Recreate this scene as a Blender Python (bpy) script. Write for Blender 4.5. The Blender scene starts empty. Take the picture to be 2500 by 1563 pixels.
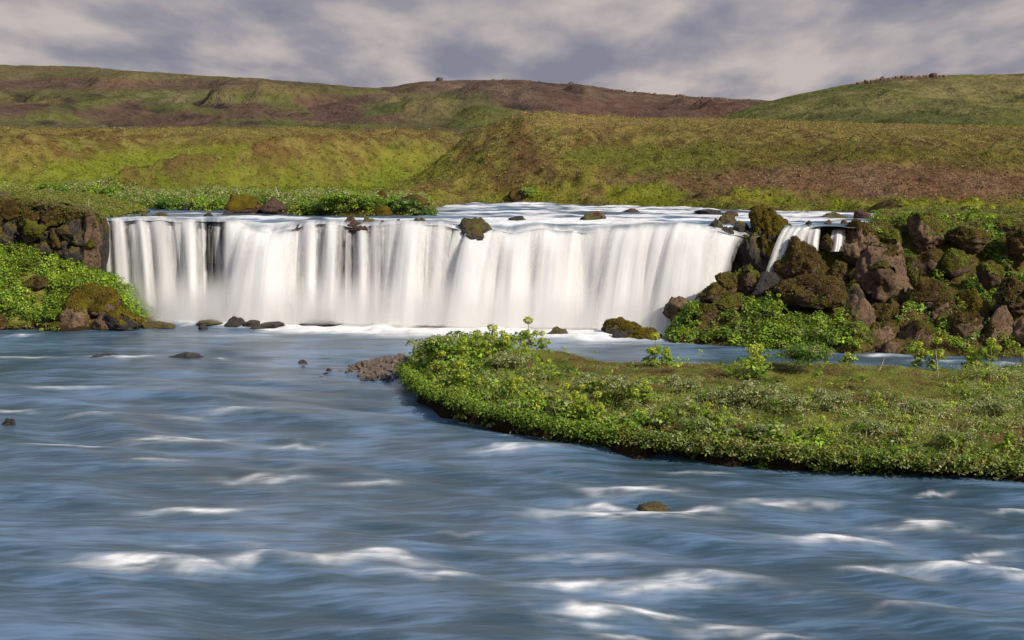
import bpy, bmesh, math, random
import numpy as np
from mathutils import Vector, Matrix

R = math.radians
sc = bpy.context.scene
COL = sc.collection
rng = np.random.default_rng(7)
random.seed(7)

# ------------------------------------------------------------------ camera, sky, sun, exposure
F, H0, YH = 3434.0, 8.4, 370.0          # focal length in photo pixels, eye height over the lower river, horizon row
cam_d = bpy.data.cameras.new('camera')
cam = bpy.data.objects.new('camera', cam_d); COL.objects.link(cam)
cam.location = (0, 0, H0); cam.rotation_euler = (R(90), 0, 0)
cam_d.sensor_width = 36.0; cam_d.lens = F / 2500.0 * 36.0
cam_d.shift_y = -(781.5 - YH) / 2500.0
cam_d.clip_start = 0.5; cam_d.clip_end = 20000
sc.camera = cam

SUN_DIR = Vector((0.74, -0.58, 0.68)).normalized()      # towards the sun: right, a little behind the camera
w = bpy.data.worlds.new('World'); sc.world = w; w.use_nodes = True
nt = w.node_tree; N = nt.nodes; L = nt.links; N.clear()
out = N.new('ShaderNodeOutputWorld'); bg = N.new('ShaderNodeBackground'); bg.inputs[1].default_value = 0.12
sky = N.new('ShaderNodeTexSky'); sky.sky_type = 'NISHITA'; sky.sun_disc = False
sky.sun_elevation = math.asin(SUN_DIR.z); sky.sun_rotation = math.atan2(SUN_DIR.x, SUN_DIR.y)
sky.air_density = 1.0; sky.dust_density = 0.6; sky.ozone_density = 1.5
tc = N.new('ShaderNodeTexCoord'); sep = N.new('ShaderNodeSeparateXYZ'); L.new(tc.outputs['Generated'], sep.inputs[0])
def wmath(op, a, b=None, clamp=False):
    n = N.new('ShaderNodeMath'); n.operation = op; n.use_clamp = clamp
    for i, v in enumerate((a, b)):
        if v is None: continue
        if isinstance(v, (int, float)): n.inputs[i].default_value = v
        else: L.new(v, n.inputs[i])
    return n.outputs[0]
zp = wmath('ADD', wmath('MAXIMUM', sep.outputs[2], 0.0), 0.15)
cx = wmath('DIVIDE', sep.outputs[0], zp); cy = wmath('DIVIDE', sep.outputs[1], zp)
cmb = N.new('ShaderNodeCombineXYZ'); L.new(cx, cmb.inputs[0]); L.new(cy, cmb.inputs[1])
def wnoise(scale, detail, rough, off, dist=0.0):
    m = N.new('ShaderNodeMapping'); m.inputs['Location'].default_value = off; L.new(cmb.outputs[0], m.inputs[0])
    m.inputs['Scale'].default_value = (1.0, 0.42, 1.0)
    n = N.new('ShaderNodeTexNoise'); n.inputs['Scale'].default_value = scale; n.inputs['Detail'].default_value = detail
    n.inputs['Roughness'].default_value = rough; n.inputs['Distortion'].default_value = dist; L.new(m.outputs[0], n.inputs[0])
    return n.outputs[0]
def wramp(fac, stops):
    r = N.new('ShaderNodeValToRGB'); L.new(fac, r.inputs[0]); e = r.color_ramp.elements
    while len(e) < len(stops): e.new(0.5)
    for el, (p, c) in zip(e, stops): el.position = p; el.color = c if len(c) == 4 else (*c, 1)
    return r.outputs[0]
big = wnoise(1.15, 5.0, 0.5, (3.1, 1.7, 0), 0.2)
shade = wnoise(2.5, 8.0, 0.50, (7.3, 4.2, 2), 0.10)
# cloud body: sunlit cream to slate-mauve
cloud = wramp(shade, [(0.37, (1.36, 1.38, 1.75)), (0.455, (1.8, 1.75, 2.0)), (0.525, (2.45, 2.25, 2.3)), (0.61, (3.15, 2.82, 2.72))])
# cover thins overhead, where one looks up between the clouds
cov_n = wmath('ADD', wmath('ADD', big, 0.20), wmath('MULTIPLY', sep.outputs[2], -0.50))
cover = wramp(cov_n, [(0.36, (0, 0, 0)), (0.50, (1, 1, 1))])
mix = N.new('ShaderNodeMixRGB'); L.new(cover, mix.inputs[0]); L.new(sky.outputs[0], mix.inputs[1]); L.new(cloud, mix.inputs[2])
L.new(mix.outputs[0], bg.inputs[0]); L.new(bg.outputs[0], out.inputs[0])

sun_d = bpy.data.lights.new('sun', 'SUN'); sun_d.energy = 3.7; sun_d.angle = R(0.6); sun_d.color = (1.0, 0.93, 0.82)
sun = bpy.data.objects.new('sun', sun_d); COL.objects.link(sun)
sun.rotation_euler = (-SUN_DIR).to_track_quat('-Z', 'Y').to_euler(); sun.location = (60, -30, 60)
sc.view_settings.view_transform = 'Standard'; sc.view_settings.look = 'None'
sc.view_settings.exposure = 0.52; sc.view_settings.gamma = 1.0; sc.view_settings.use_curve_mapping = False
sc.cycles.max_bounces = 8; sc.cycles.volume_bounces = 3; sc.cycles.transparent_max_bounces = 16

# ------------------------------------------------------------------ helpers
def at(px, py, Y): return np.array([(px - 1250) / F * Y, Y, H0 - (py - YH) / F * Y])
def on(px, py, z=0.0):
    Y = F * (H0 - z) / (py - YH); return np.array([(px - 1250) / F * Y, Y, z])
def sst(a, b, x):
    t = np.clip((x - a) / (b - a), 0, 1); return t * t * (3 - 2 * t)
def _hash(i, j, k, s):
    h = (i.astype(np.uint32) * np.uint32(374761393)) ^ (j.astype(np.uint32) * np.uint32(668265263)) ^ (k.astype(np.uint32) * np.uint32(2147483647 - 1274126177)) ^ np.uint32((s * 2654435761) & 0xffffffff)
    h = (h ^ (h >> np.uint32(13))) * np.uint32(1274126177); h = (h ^ (h >> np.uint32(15))) * np.uint32(2246822519)
    return (h ^ (h >> np.uint32(16))).astype(np.float64) / 4294967295.0
def noise(x, y, z=0.0, seed=0):
    x, y, z = np.broadcast_arrays(np.asarray(x, float), np.asarray(y, float), np.asarray(z, float))
    xi, yi, zi = np.floor(x), np.floor(y), np.floor(z)
    fx, fy, fz = x - xi, y - yi, z - zi
    fx, fy, fz = [f * f * f * (f * (f * 6 - 15) + 10) for f in (fx, fy, fz)]
    a, b, c = xi.astype(np.int64), yi.astype(np.int64), zi.astype(np.int64)
    r = 0
    for dx in (0, 1):
        for dy in (0, 1):
            for dz in (0, 1):
                wt = (fx if dx else 1 - fx) * (fy if dy else 1 - fy) * (fz if dz else 1 - fz)
                r = r + wt * _hash(a + dx, b + dy, c + dz, seed)
    return r * 2 - 1
def fbm(x, y, z=0.0, seed=0, oct=4, gain=0.5):
    r, amp, fr = 0, 1.0, 1.0
    for o in range(oct):
        r = r + amp * noise(np.asarray(x) * fr + o * 17.3, np.asarray(y) * fr + o * 5.1, np.asarray(z) * fr, seed + o); amp *= gain; fr *= 2.03
    return r
def ridged(x, y, z=0.0, seed=0, oct=4):
    r, amp, fr = 0, 1.0, 1.0
    for o in range(oct):
        r = r + amp * (1 - 2 * np.abs(noise(np.asarray(x) * fr + o * 9.7, np.asarray(y) * fr, np.asarray(z) * fr, seed + o))); amp *= 0.5; fr *= 2.0
    return r
def ip(x, pts):
    xs, ys = zip(*pts); return np.interp(x, xs, ys)

def mesh_from(name, V, Fq, smooth=True, attrs=None, col=None):
    V = np.ascontiguousarray(V, dtype=np.float32); Fq = np.ascontiguousarray(Fq, dtype=np.int32)
    me = bpy.data.meshes.new(name); k = Fq.shape[1]
    me.vertices.add(len(V)); me.vertices.foreach_set('co', V.ravel())
    me.loops.add(Fq.size); me.loops.foreach_set('vertex_index', Fq.ravel())
    me.polygons.add(len(Fq)); me.polygons.foreach_set('loop_start', np.arange(0, Fq.size, k, dtype=np.int32))
    me.polygons.foreach_set('use_smooth', np.full(len(Fq), smooth))
    me.update(calc_edges=True)
    for n_, a in (attrs or {}).items():
        at_ = me.attributes.new(n_, 'FLOAT', 'POINT'); at_.data.foreach_set('value', np.asarray(a, dtype=np.float32).ravel())
    if col is not None:
        c = np.ones((len(V), 4), np.float32); c[:, :3] = col
        at_ = me.attributes.new('Col', 'FLOAT_COLOR', 'POINT'); at_.data.foreach_set('color', c.ravel())
    return me
def grid_faces(nr, nc):
    i = np.arange(nr - 1)[:, None] * nc + np.arange(nc - 1)[None]
    i = i.ravel(); return np.stack([i, i + 1, i + nc + 1, i + nc], 1)
def link(name, me, mat, parent=None):
    o = bpy.data.objects.new(name, me); COL.objects.link(o)
    if mat is not None and not me.materials: me.materials.append(mat)
    if parent is not None: o.parent = parent
    return o
def tag(o, label=None, cat=None, group=None, kind=None):
    for k, v in (('label', label), ('category', cat), ('group', group), ('kind', kind)):
        if v: o[k] = v
    return o
def empty(name, loc, rz=0.0, s=1.0):
    o = bpy.data.objects.new(name, None); COL.objects.link(o); o.location = loc; o.rotation_euler = (0, 0, rz); o.scale = (s, s, s)
    o.empty_display_size = 0.2
    return o
def copy_tree(o, parent=None):
    c = o.copy(); COL.objects.link(c); c.parent = parent
    for ch in list(o.children): copy_tree(ch, c)
    return c

# ------------------------------------------------------------------ materials
class MT:
    def __init__(s, name):
        s.m = bpy.data.materials.new(name); s.m.use_nodes = True; s.nt = s.m.node_tree; s.nt.nodes.clear(); s.N = s.nt.nodes; s.L = s.nt.links
        s.out = s.N.new('ShaderNodeOutputMaterial'); s._tc = None
    def n(s, t, **kw):
        o = s.N.new(t)
        for k, v in kw.items(): setattr(o, k, v)
        return o
    def put(s, sock, v):
        if isinstance(v, (int, float)): sock.default_value = v
        elif isinstance(v, tuple): sock.default_value = v if len(v) == len(sock.default_value) else (*v, 1)
        else: s.L.new(v, sock)
    def obj(s):
        if s._tc is None: s._tc = s.n('ShaderNodeTexCoord')
        return s._tc.outputs['Object']
    def pos(s): return s.n('ShaderNodeNewGeometry').outputs['Position']
    def mapping(s, vec, scale=(1, 1, 1), rot=(0, 0, 0), loc=(0, 0, 0)):
        m = s.n('ShaderNodeMapping'); s.L.new(vec, m.inputs[0]); m.inputs['Scale'].default_value = scale; m.inputs['Rotation'].default_value = rot; m.inputs['Location'].default_value = loc
        return m.outputs[0]
    def noise(s, vec, scale, detail=4, rough=0.55, dist=0.0):
        n = s.n('ShaderNodeTexNoise'); s.L.new(vec, n.inputs['Vector']); n.inputs['Scale'].default_value = scale; n.inputs['Detail'].default_value = detail
        n.inputs['Roughness'].default_value = rough; n.inputs['Distortion'].default_value = dist; return n.outputs[0]
    def vor(s, vec, scale, feature='F1'):
        n = s.n('ShaderNodeTexVoronoi', feature=feature); s.L.new(vec, n.inputs['Vector']); n.inputs['Scale'].default_value = scale; return n.outputs[0]
    def ramp(s, fac, stops):
        r = s.n('ShaderNodeValToRGB'); s.L.new(fac, r.inputs[0]); e = r.color_ramp.elements
        while len(e) < len(stops): e.new(0.5)
        for el, (p, c) in zip(e, stops): el.position = p; el.color = (c, c, c, 1) if isinstance(c, (int, float)) else (*c, 1)
        return r.outputs[0]
    def math(s, op, a, b=0.0, clamp=False):
        n = s.n('ShaderNodeMath', operation=op, use_clamp=clamp); s.put(n.inputs[0], a); s.put(n.inputs[1], b); return n.outputs[0]
    def mix(s, fac, a, b, blend='MIX'):
        n = s.n('ShaderNodeMixRGB', blend_type=blend); s.put(n.inputs[0], fac); s.put(n.inputs[1], a); s.put(n.inputs[2], b); return n.outputs[0]
    def attr(s, name, color=False):
        n = s.n('ShaderNodeAttribute', attribute_name=name); return n.outputs['Color' if color else 'Fac']
    def bump(s, height, strength=0.5, dist=0.05, normal=None):
        n = s.n('ShaderNodeBump'); n.inputs['Strength'].default_value = strength; n.inputs['Distance'].default_value = dist; s.L.new(height, n.inputs['Height'])
        if normal is not None: s.L.new(normal, n.inputs['Normal'])
        return n.outputs[0]
    def princ(s, color, rough=0.8, spec=0.3, normal=None, ior=None):
        b = s.n('ShaderNodeBsdfPrincipled'); s.put(b.inputs['Base Color'], color); s.put(b.inputs['Roughness'], rough); s.put(b.inputs['Specular IOR Level'], spec)
        if ior: b.inputs['IOR'].default_value = ior
        if normal is not None: s.L.new(normal, b.inputs['Normal'])
        return b.outputs[0]
    def done(s, sh):
        s.L.new(sh, s.out.inputs[0]); return s.m

def m_river():
    t = MT('river_water'); p = t.pos(); fo = t.attr('foam')
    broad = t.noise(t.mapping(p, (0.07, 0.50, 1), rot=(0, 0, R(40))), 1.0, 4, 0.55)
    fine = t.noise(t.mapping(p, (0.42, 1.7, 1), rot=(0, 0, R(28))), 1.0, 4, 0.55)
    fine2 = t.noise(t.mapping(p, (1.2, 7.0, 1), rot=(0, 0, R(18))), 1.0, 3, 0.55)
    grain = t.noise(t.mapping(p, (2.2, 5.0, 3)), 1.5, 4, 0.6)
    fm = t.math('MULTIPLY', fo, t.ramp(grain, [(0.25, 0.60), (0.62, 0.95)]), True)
    patchy = t.noise(t.mapping(p, (0.30, 0.11, 1), rot=(0, 0, R(-18))), 1.0, 3, 0.5)  # broad irregular patches, painted in like cloud reflections
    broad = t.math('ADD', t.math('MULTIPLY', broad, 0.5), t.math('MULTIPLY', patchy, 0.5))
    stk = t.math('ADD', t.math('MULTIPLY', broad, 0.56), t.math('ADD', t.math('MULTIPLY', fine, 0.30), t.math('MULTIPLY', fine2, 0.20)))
    body = t.ramp(stk, [(0.40, (0.020, 0.040, 0.047)), (0.51, (0.042, 0.080, 0.112)), (0.61, (0.115, 0.185, 0.280))])  # blue sky-reflection streaks painted into the body colour
    col = t.mix(fm, body, (0.84, 0.81, 0.77))
    rough = t.math('ADD', t.math('MULTIPLY', fm, 0.6), 0.33, True)
    h = t.math('ADD', t.math('MULTIPLY', fine, 0.8), t.math('MULTIPLY', fine2, 0.13))
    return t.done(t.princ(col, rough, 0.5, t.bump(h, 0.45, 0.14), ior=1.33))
def m_fall():
    t = MT('falling_water'); p = t.obj(); d = t.attr('dens')
    st = t.noise(t.mapping(p, (9.0, 9.0, 0.22)), 1.0, 4, 0.6)
    st2 = t.noise(t.mapping(p, (2.2, 2.2, 0.10)), 1.0, 3, 0.6)
    fac = t.math('ADD', d, t.math('MULTIPLY', t.math('SUBTRACT', st, 0.5), t.math('MULTIPLY', t.math('SUBTRACT', 1.12, d), 0.85)), True)
    wt = t.attr('glass')
    col = t.mix(t.ramp(st2, [(0.35, 0.0), (0.7, 1.0)]), (0.84, 0.81, 0.775), (0.91, 0.89, 0.86))
    col = t.mix(wt, col, (0.10, 0.17, 0.18))
    df = t.n('ShaderNodeBsdfDiffuse'); t.L.new(col, df.inputs[0]); t.L.new(t.bump(t.math('ADD', st, st2), 0.05, 0.04), df.inputs['Normal'])
    tl = t.n('ShaderNodeBsdfTranslucent'); t.L.new(col, tl.inputs[0])
    m1 = t.n('ShaderNodeMixShader'); m1.inputs[0].default_value = 0.30; t.L.new(df.outputs[0], m1.inputs[1]); t.L.new(tl.outputs[0], m1.inputs[2])
    gl = t.n('ShaderNodeBsdfGlossy'); gl.inputs['Roughness'].default_value = 0.25
    m3 = t.n('ShaderNodeMixShader'); t.L.new(t.math('MULTIPLY', wt, 0.35), m3.inputs[0]); t.L.new(m1.outputs[0], m3.inputs[1]); t.L.new(gl.outputs[0], m3.inputs[2])
    tr = t.n('ShaderNodeBsdfTransparent'); m2 = t.n('ShaderNodeMixShader'); t.L.new(fac, m2.inputs[0]); t.L.new(tr.outputs[0], m2.inputs[1]); t.L.new(m3.outputs[0], m2.inputs[2])
    return t.done(m2.outputs[0])
def m_rock(name, c0, c1, wet=0.0, moss=0.0):
    t = MT(name); p = t.obj(); ri = t.n('ShaderNodeObjectInfo').outputs['Random']
    pp = t.n('ShaderNodeVectorMath', operation='ADD'); t.L.new(p, pp.inputs[0]); cm = t.n('ShaderNodeCombineXYZ'); t.L.new(t.math('MULTIPLY', ri, 37.0), cm.inputs[0]); t.L.new(cm.outputs[0], pp.inputs[1]); p = pp.outputs[0]
    n1 = t.noise(p, 1.3, 6, 0.6, 0.4); n2 = t.noise(p, 7.0, 6, 0.65); n3 = t.noise(p, 28.0, 3, 0.6)
    col = t.mix(t.ramp(n1, [(0.3, 0.0), (0.68, 1.0)]), c0, c1)
    col = t.mix(t.ramp(n2, [(0.38, 0.85), (0.50, 0.0)]), col, tuple(0.30 * v for v in c0))
    pit = t.vor(p, 9.0); col = t.mix(t.ramp(pit, [(0.05, 0.7), (0.22, 0.0)]), col, tuple(0.3 * v for v in c0))
    col = t.mix(t.ramp(t.noise(p, 3.4, 5, 0.7), [(0.60, 0.0), (0.68, 0.5)]), col, tuple(min(1, 1.9 * v) for v in c1))
    col = t.mix(t.math('MULTIPLY', ri, 0.35), col, tuple(0.55 * v for v in c0))
    if moss:
        g = t.n('ShaderNodeNewGeometry'); sp = t.n('ShaderNodeSeparateXYZ'); t.L.new(g.outputs['Normal'], sp.inputs[0])
        mk = t.ramp(t.math('ADD', t.math('MULTIPLY', sp.outputs[2], 0.45), t.noise(p, 1.7, 5, 0.6)), [(0.78 - 0.3 * moss, 0.0), (0.90 - 0.3 * moss, 1.0)])
        mc = t.ramp(t.noise(p, 2.6, 4, 0.6), [(0.3, (0.060, 0.040, 0.012)), (0.5, (0.105, 0.075, 0.014)), (0.66, (0.13, 0.125, 0.016))])
        col = t.mix(mk, col, mc)
    hh = t.math('ADD', t.math('ADD', t.math('MULTIPLY', n2, 0.8), t.math('MULTIPLY', n3, 0.35)), t.math('MULTIPLY', t.ramp(pit, [(0.0, 0.0), (0.3, 1.0)]), 0.25))
    return t.done(t.princ(col, 0.85 - 0.5 * wet, 0.25 + 0.3 * wet, t.bump(hh, 1.0, 0.16)))
def m_moss(name, cols):
    t = MT(name); p = t.obj(); ri = t.n('ShaderNodeObjectInfo').outputs['Random']
    pp = t.n('ShaderNodeVectorMath', operation='ADD'); t.L.new(p, pp.inputs[0]); cm = t.n('ShaderNodeCombineXYZ'); t.L.new(t.math('MULTIPLY', ri, 23.0), cm.inputs[1]); t.L.new(cm.outputs[0], pp.inputs[1]); p = pp.outputs[0]
    n1 = t.noise(p, 1.6, 5, 0.6, 0.3); n2 = t.noise(p, 16.0, 4, 0.7); n3 = t.vor(p, 26.0)
    col = t.ramp(n1, [(0.28, cols[0]), (0.46, cols[1]), (0.60, cols[2]), (0.74, cols[3])])
    col = t.mix(t.ramp(n2, [(0.3, 0.55), (0.6, 0.0)]), col, tuple(0.4 * v for v in cols[0]))
    return t.done(t.princ(col, 1.0, 0.05, t.bump(t.math('SUBTRACT', n2, t.math('MULTIPLY', n3, 0.5)), 1.0, 0.09)))
def m_leaf(name='leaf'):
    t = MT(name); c = t.attr('Col', True)
    df = t.princ(c, 0.55, 0.25); tl = t.n('ShaderNodeBsdfTranslucent'); t.L.new(t.mix(1.0, c, (1.15, 1.25, 0.5), 'MULTIPLY'), tl.inputs[0])
    m = t.n('ShaderNodeMixShader'); m.inputs[0].default_value = 0.38; t.L.new(df, m.inputs[1]); t.L.new(tl.outputs[0], m.inputs[2])
    return t.done(m.outputs[0])
def m_soil(name, stops, scale=1.0, bump=0.06, big=0.35):
    t = MT(name); p = t.pos()
    n1 = t.noise(p, big * scale, 6, 0.6, 0.3); n2 = t.noise(p, 5.0 * scale, 6, 0.7)
    col = t.ramp(t.math('ADD', t.math('MULTIPLY', n1, 0.7), t.math('MULTIPLY', n2, 0.3)), stops)
    return t.done(t.princ(col, 1.0, 0.08, t.bump(n2, 0.9, bump)))
def m_ground_col(name, fs=2.5, bd=0.25, var=0.6):
    t = MT(name); p = t.pos(); c = t.attr('Col', True)
    n1 = t.noise(p, fs, 6, 0.68); n2 = t.noise(p, fs * 0.22, 5, 0.6, 0.4)
    n3 = t.noise(t.mapping(p, (1, .6, 1)), fs * 4.5, 4, 0.7)
    col = t.mix(t.ramp(n1, [(0.33, var), (0.56, 0.0)]), c, t.mix(1.0, c, (0.30, 0.27, 0.28), 'MULTIPLY'))
    col = t.mix(t.ramp(n2, [(0.52, 0.0), (0.70, 0.45)]), col, t.mix(1.0, c, (1.5, 1.35, 1.1), 'MULTIPLY'))
    col = t.mix(t.ramp(n3, [(0.38, 0.55), (0.52, 0.0)]), col, t.mix(1.0, col, (0.45, 0.40, 0.42), 'MULTIPLY'))  # dark specks paint in the small shadows among tussocks
    return t.done(t.princ(col, 1.0, 0.05, t.bump(t.math('ADD', n1, t.math('MULTIPLY', n3, 0.4)), 1.0, bd)))
def m_plain(name, col, rough=0.8, spec=0.2):
    t = MT(name); p = t.obj(); n = t.noise(p, 9.0, 4, 0.6)
    return t.done(t.princ(t.mix(t.ramp(n, [(0.3, 0.6), (0.7, 0.0)]), col, tuple(0.5 * v for v in col)), rough, spec))

M = {}
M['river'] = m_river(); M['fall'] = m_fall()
M['rock'] = m_rock('basalt', (0.130, 0.076, 0.043), (0.310, 0.198, 0.118))
M['wet'] = m_rock('wet_shaded_basalt', (0.030, 0.024, 0.018), (0.065, 0.052, 0.040), 0.7)  # wet rocks; its near-black tone also paints shade on shaded boulders
M['mrock'] = m_rock('mossy_basalt', (0.095, 0.058, 0.033), (0.22, 0.142, 0.086), 0.0, 0.45)
M['wmrock'] = m_rock('wet_shaded_mossy_basalt', (0.035, 0.027, 0.020), (0.08, 0.062, 0.048), 0.5, 0.6)  # wet rocks; its dark tone also paints shade on the left cliff
M['bankrock'] = m_rock('bank_rock', (0.060, 0.042, 0.026), (0.12, 0.085, 0.055), 0.0, 1.0)
M['red'] = m_rock('red_scoria', (0.085, 0.045, 0.030), (0.15, 0.085, 0.06))
M['stone'] = m_rock('river_stone', (0.25, 0.185, 0.14), (0.44, 0.34, 0.26))
M['moss'] = m_moss('brown_moss', [(0.055, 0.034, 0.014), (0.095, 0.062, 0.020), (0.13, 0.095, 0.022), (0.13, 0.14, 0.022)])
M['gmoss'] = m_moss('green_moss', [(0.065, 0.050, 0.014), (0.11, 0.10, 0.018), (0.14, 0.16, 0.022), (0.18, 0.23, 0.03)])
M['ymoss'] = m_moss('ochre_moss', [(0.060, 0.042, 0.010), (0.12, 0.088, 0.012), (0.17, 0.125, 0.012), (0.15, 0.15, 0.018)])
M['leaf'] = m_leaf()
M['wood'] = m_plain('bare_wood', (0.42, 0.34, 0.27))
M['stem'] = m_plain('plant_stem', (0.24, 0.20, 0.09))
M['bed'] = m_soil('river_bed', [(0.3, (0.02, 0.02, 0.018)), (0.7, (0.06, 0.05, 0.04))])
M['bank'] = m_soil('bank_soil', [(0.35, (0.028, 0.022, 0.012)), (0.55, (0.060, 0.050, 0.018)), (0.7, (0.075, 0.085, 0.02))])
M['gravel'] = m_soil('gravel', [(0.3, (0.05, 0.042, 0.035)), (0.7, (0.15, 0.12, 0.10))], 3.0)
M['gcol'] = m_ground_col('hill_turf', 1.3, 0.40, 0.62)
M['fcol'] = m_ground_col('far_turf', 0.10, 3.0, 0.5)

# ------------------------------------------------------------------ shape of the land
ZU = 4.95
def lipY(X): return ip(X, [(-60, 74), (-24, 71.3), (-20.6, 71), (-15, 70.3), (-9, 69.4), (-3, 68.5), (4.9, 67.5), (11, 66.3), (13, 65.8), (16, 65.6), (17, 66.2), (19, 70), (22, 75), (60, 78)])
def lipZ(X):
    pxs = [(245, 537), (490, 541), (545, 543), (600, 560), (650, 568), (700, 562), (735, 550), (800, 546), (860, 552), (930, 549), (1000, 546), (1060, 548), (1120, 556), (1180, 558), (1250, 566), (1330, 560), (1420, 566), (1500, 556), (1580, 558), (1650, 550), (1730, 560), (1815, 578), (1900, 558), (2000, 552), (2110, 556)]
    return ip(X, [((a - 1250) / F * 68.5, H0 - (b - YH) / F * float(lipY((a - 1250) / F * 68.5))) for a, b in pxs]) + 0.06 * fbm(np.asarray(X) * 0.9, np.asarray(X) * 0, 0, 91, 3)
YB = [(-120, 92), (-45, 89), (-26, 86.5), (-18, 83), (-12.8, 78.5), (-11, 76.6), (-8, 75.3), (-5.6, 75.6), (-4.9, 79), (-4.4, 88), (-3.2, 95), (1.3, 93.3), (9, 88), (14, 82.5), (17, 81), (20, 79), (24, 73), (27, 69), (120, 69)]
def spurf(X, Y):
    sk = X - 0.62 * (Y - 100) + 2.2 * fbm(X * .08, Y * .08, 0, 6, 2)
    return 2 * np.abs(np.sin(sk / 7.6 + 0.5)) - 1            # -1 on a spur's crest, +1 in the hollow between
def z_hill(X, Y, detail=True):
    X = np.asarray(X, float); Y = np.asarray(Y, float)
    yb = ip(X, YB) + 0.8 * fbm(X * 0.35, Y * 0 + 3, 0, 41, 3)
    d = Y - yb
    z = 4.3 + 1.0 * sst(-0.8, 1.6, d)
    # hill on the left: foot, spurs and hollows running down to the right
    spur = 12.0 * spurf(X, Y) + 2 * fbm(X * 0.12, Y * 0.1, 0, 5, 2)
    foot = np.where(X < -3, 102 + 1.0 * spur, 102)
    zl = (10.75 - 5.3) * (0.62 * sst(0, 26, Y - foot) + 0.38 * sst(4, 50, Y - foot))
    # hill on the right with its nose sloping to the left
    nose = sst(0, 13.5, (X + 9.5 + 0.10 * (Y - 100)) + 0.9 * fbm(X * 0.2, Y * 0.2, 0, 9, 2))
    zc = ip(X, [(-10, 5.6), (2, 6.2), (10, 6.6), (25, 6.5), (45, 6.1), (80, 5.6)])
    foot2 = ip(X, [(-10, 100), (0, 94), (9, 90), (15, 85), (25, 78), (60, 78)])
    wid = ip(X, [(-10, 20), (2, 26), (12, 60), (30, 80), (80, 90)])
    u = np.clip((Y - foot2) / wid, 0, 1)
    zr = zc * (1 - (1 - u) ** 1.5) * nose
    z = z + np.maximum(zl * sst(20, -6, X + 0.15 * (Y - 100)), zr)
    z = z - sst(165, 300, Y) * 4.0
    if detail:
        k = sst(0.5, 5, d)
        z = z + sst(0.3, 1.2, d) * sst(8, 4, d) * sst(-4, 0, X) * 0.40 * np.maximum(-.2, fbm(X * 0.8, Y * 0.6, 0, 17, 3))
        z = z + k * (0.25 * fbm(X * 0.25, Y * 0.25, 0, 11, 3) + 0.08 * ridged(X * 0.9, Y * 0.8, 0, 13, 3) + 0.26 * np.maximum(0, fbm(X * 1.0, Y * 0.8, 0, 21, 2)) ** 1.3) * sst(150, 105, Y) + k * 0.10 * fbm(X * .3, Y * .3, 0, 14, 3)
    return z
ISL = [on(a, b)[:2] for a, b in ((985, 925), (1005, 955), (1050, 990), (1130, 1020), (1250, 1050), (1370, 1080), (1500, 1102), (1650, 1118), (1800, 1133), (2000, 1152), (2200, 1166), (2350, 1176), (2500, 1184))]
ISL += [(20, 34.5), (40, 32), (44, 49), (26, 50.5)] + [on(a, b, 0)[:2] for a, b in ((2300, 928), (2000, 920), (1750, 912), (1500, 908), (1400, 885), (1300, 876), (1150, 874), (1040, 874), (1000, 890))]
ISL = np.array(ISL)
def sdf_poly(X, Y, P):
    X = np.asarray(X, float); Y = np.asarray(Y, float); d = np.full(X.shape, 1e9); ins = np.zeros(X.shape, bool)
    for i in range(len(P)):
        ax, ay = P[i]; bx, by = P[(i + 1) % len(P)]; ex, ey = bx - ax, by - ay
        t = np.clip(((X - ax) * ex + (Y - ay) * ey) / (ex * ex + ey * ey), 0, 1)
        d = np.minimum(d, np.hypot(X - ax - t * ex, Y - ay - t * ey))
        c = ((ay > Y) != (by > Y)) & (X < (bx - ax) * (Y - ay) / (by - ay + 1e-12) + ax); ins ^= c
    return np.where(ins, d, -d)
def z_isl(X, Y):
    d = sdf_poly(X, Y, ISL) + 0.25 * fbm(np.asarray(X) * 0.9, np.asarray(Y) * 0.9, 0, 61, 3)
    z = -0.7 + 1.15 * sst(-0.5, 0.55, d) + 0.30 * sst(0.4, 3.0, d)
    return z + sst(0.2, 1.5, d) * (0.16 * fbm(np.asarray(X) * 0.45, np.asarray(Y) * 0.45, 0, 62, 3) + 0.06 * fbm(np.asarray(X) * 1.7, np.asarray(Y) * 1.7, 0, 63, 3))
def z_left(X, Y):
    X = np.asarray(X, float); Y = np.asarray(Y, float)
    wl = 66.2 + 0.25 * fbm(X * 0.8, Y * 0 + 1, 0, 71, 3) + 0.35 * sst(-19.5, -17.5, X)
    top = ip(X, [(-60, 4.2), (-30, 3.9), (-25, 3.5), (-22.6, 2.6), (-20.3, 1.75), (-18.8, 1.2), (-17.4, -0.3), (-15, -1.5)])
    u = np.clip((Y - wl) / 3.6, -0.3, 1.4)
    z = np.where(u < 0, u * 3.0, top * (np.maximum(u, 0) ** 0.75)) + sst(-0.1, 0.1, u) * 0.12
    return np.where(top < 0, np.minimum(z, top), z) + sst(0, 0.3, u) * 0.14 * fbm(X * 0.8, Y * 0.8, 0, 73, 3)
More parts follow.
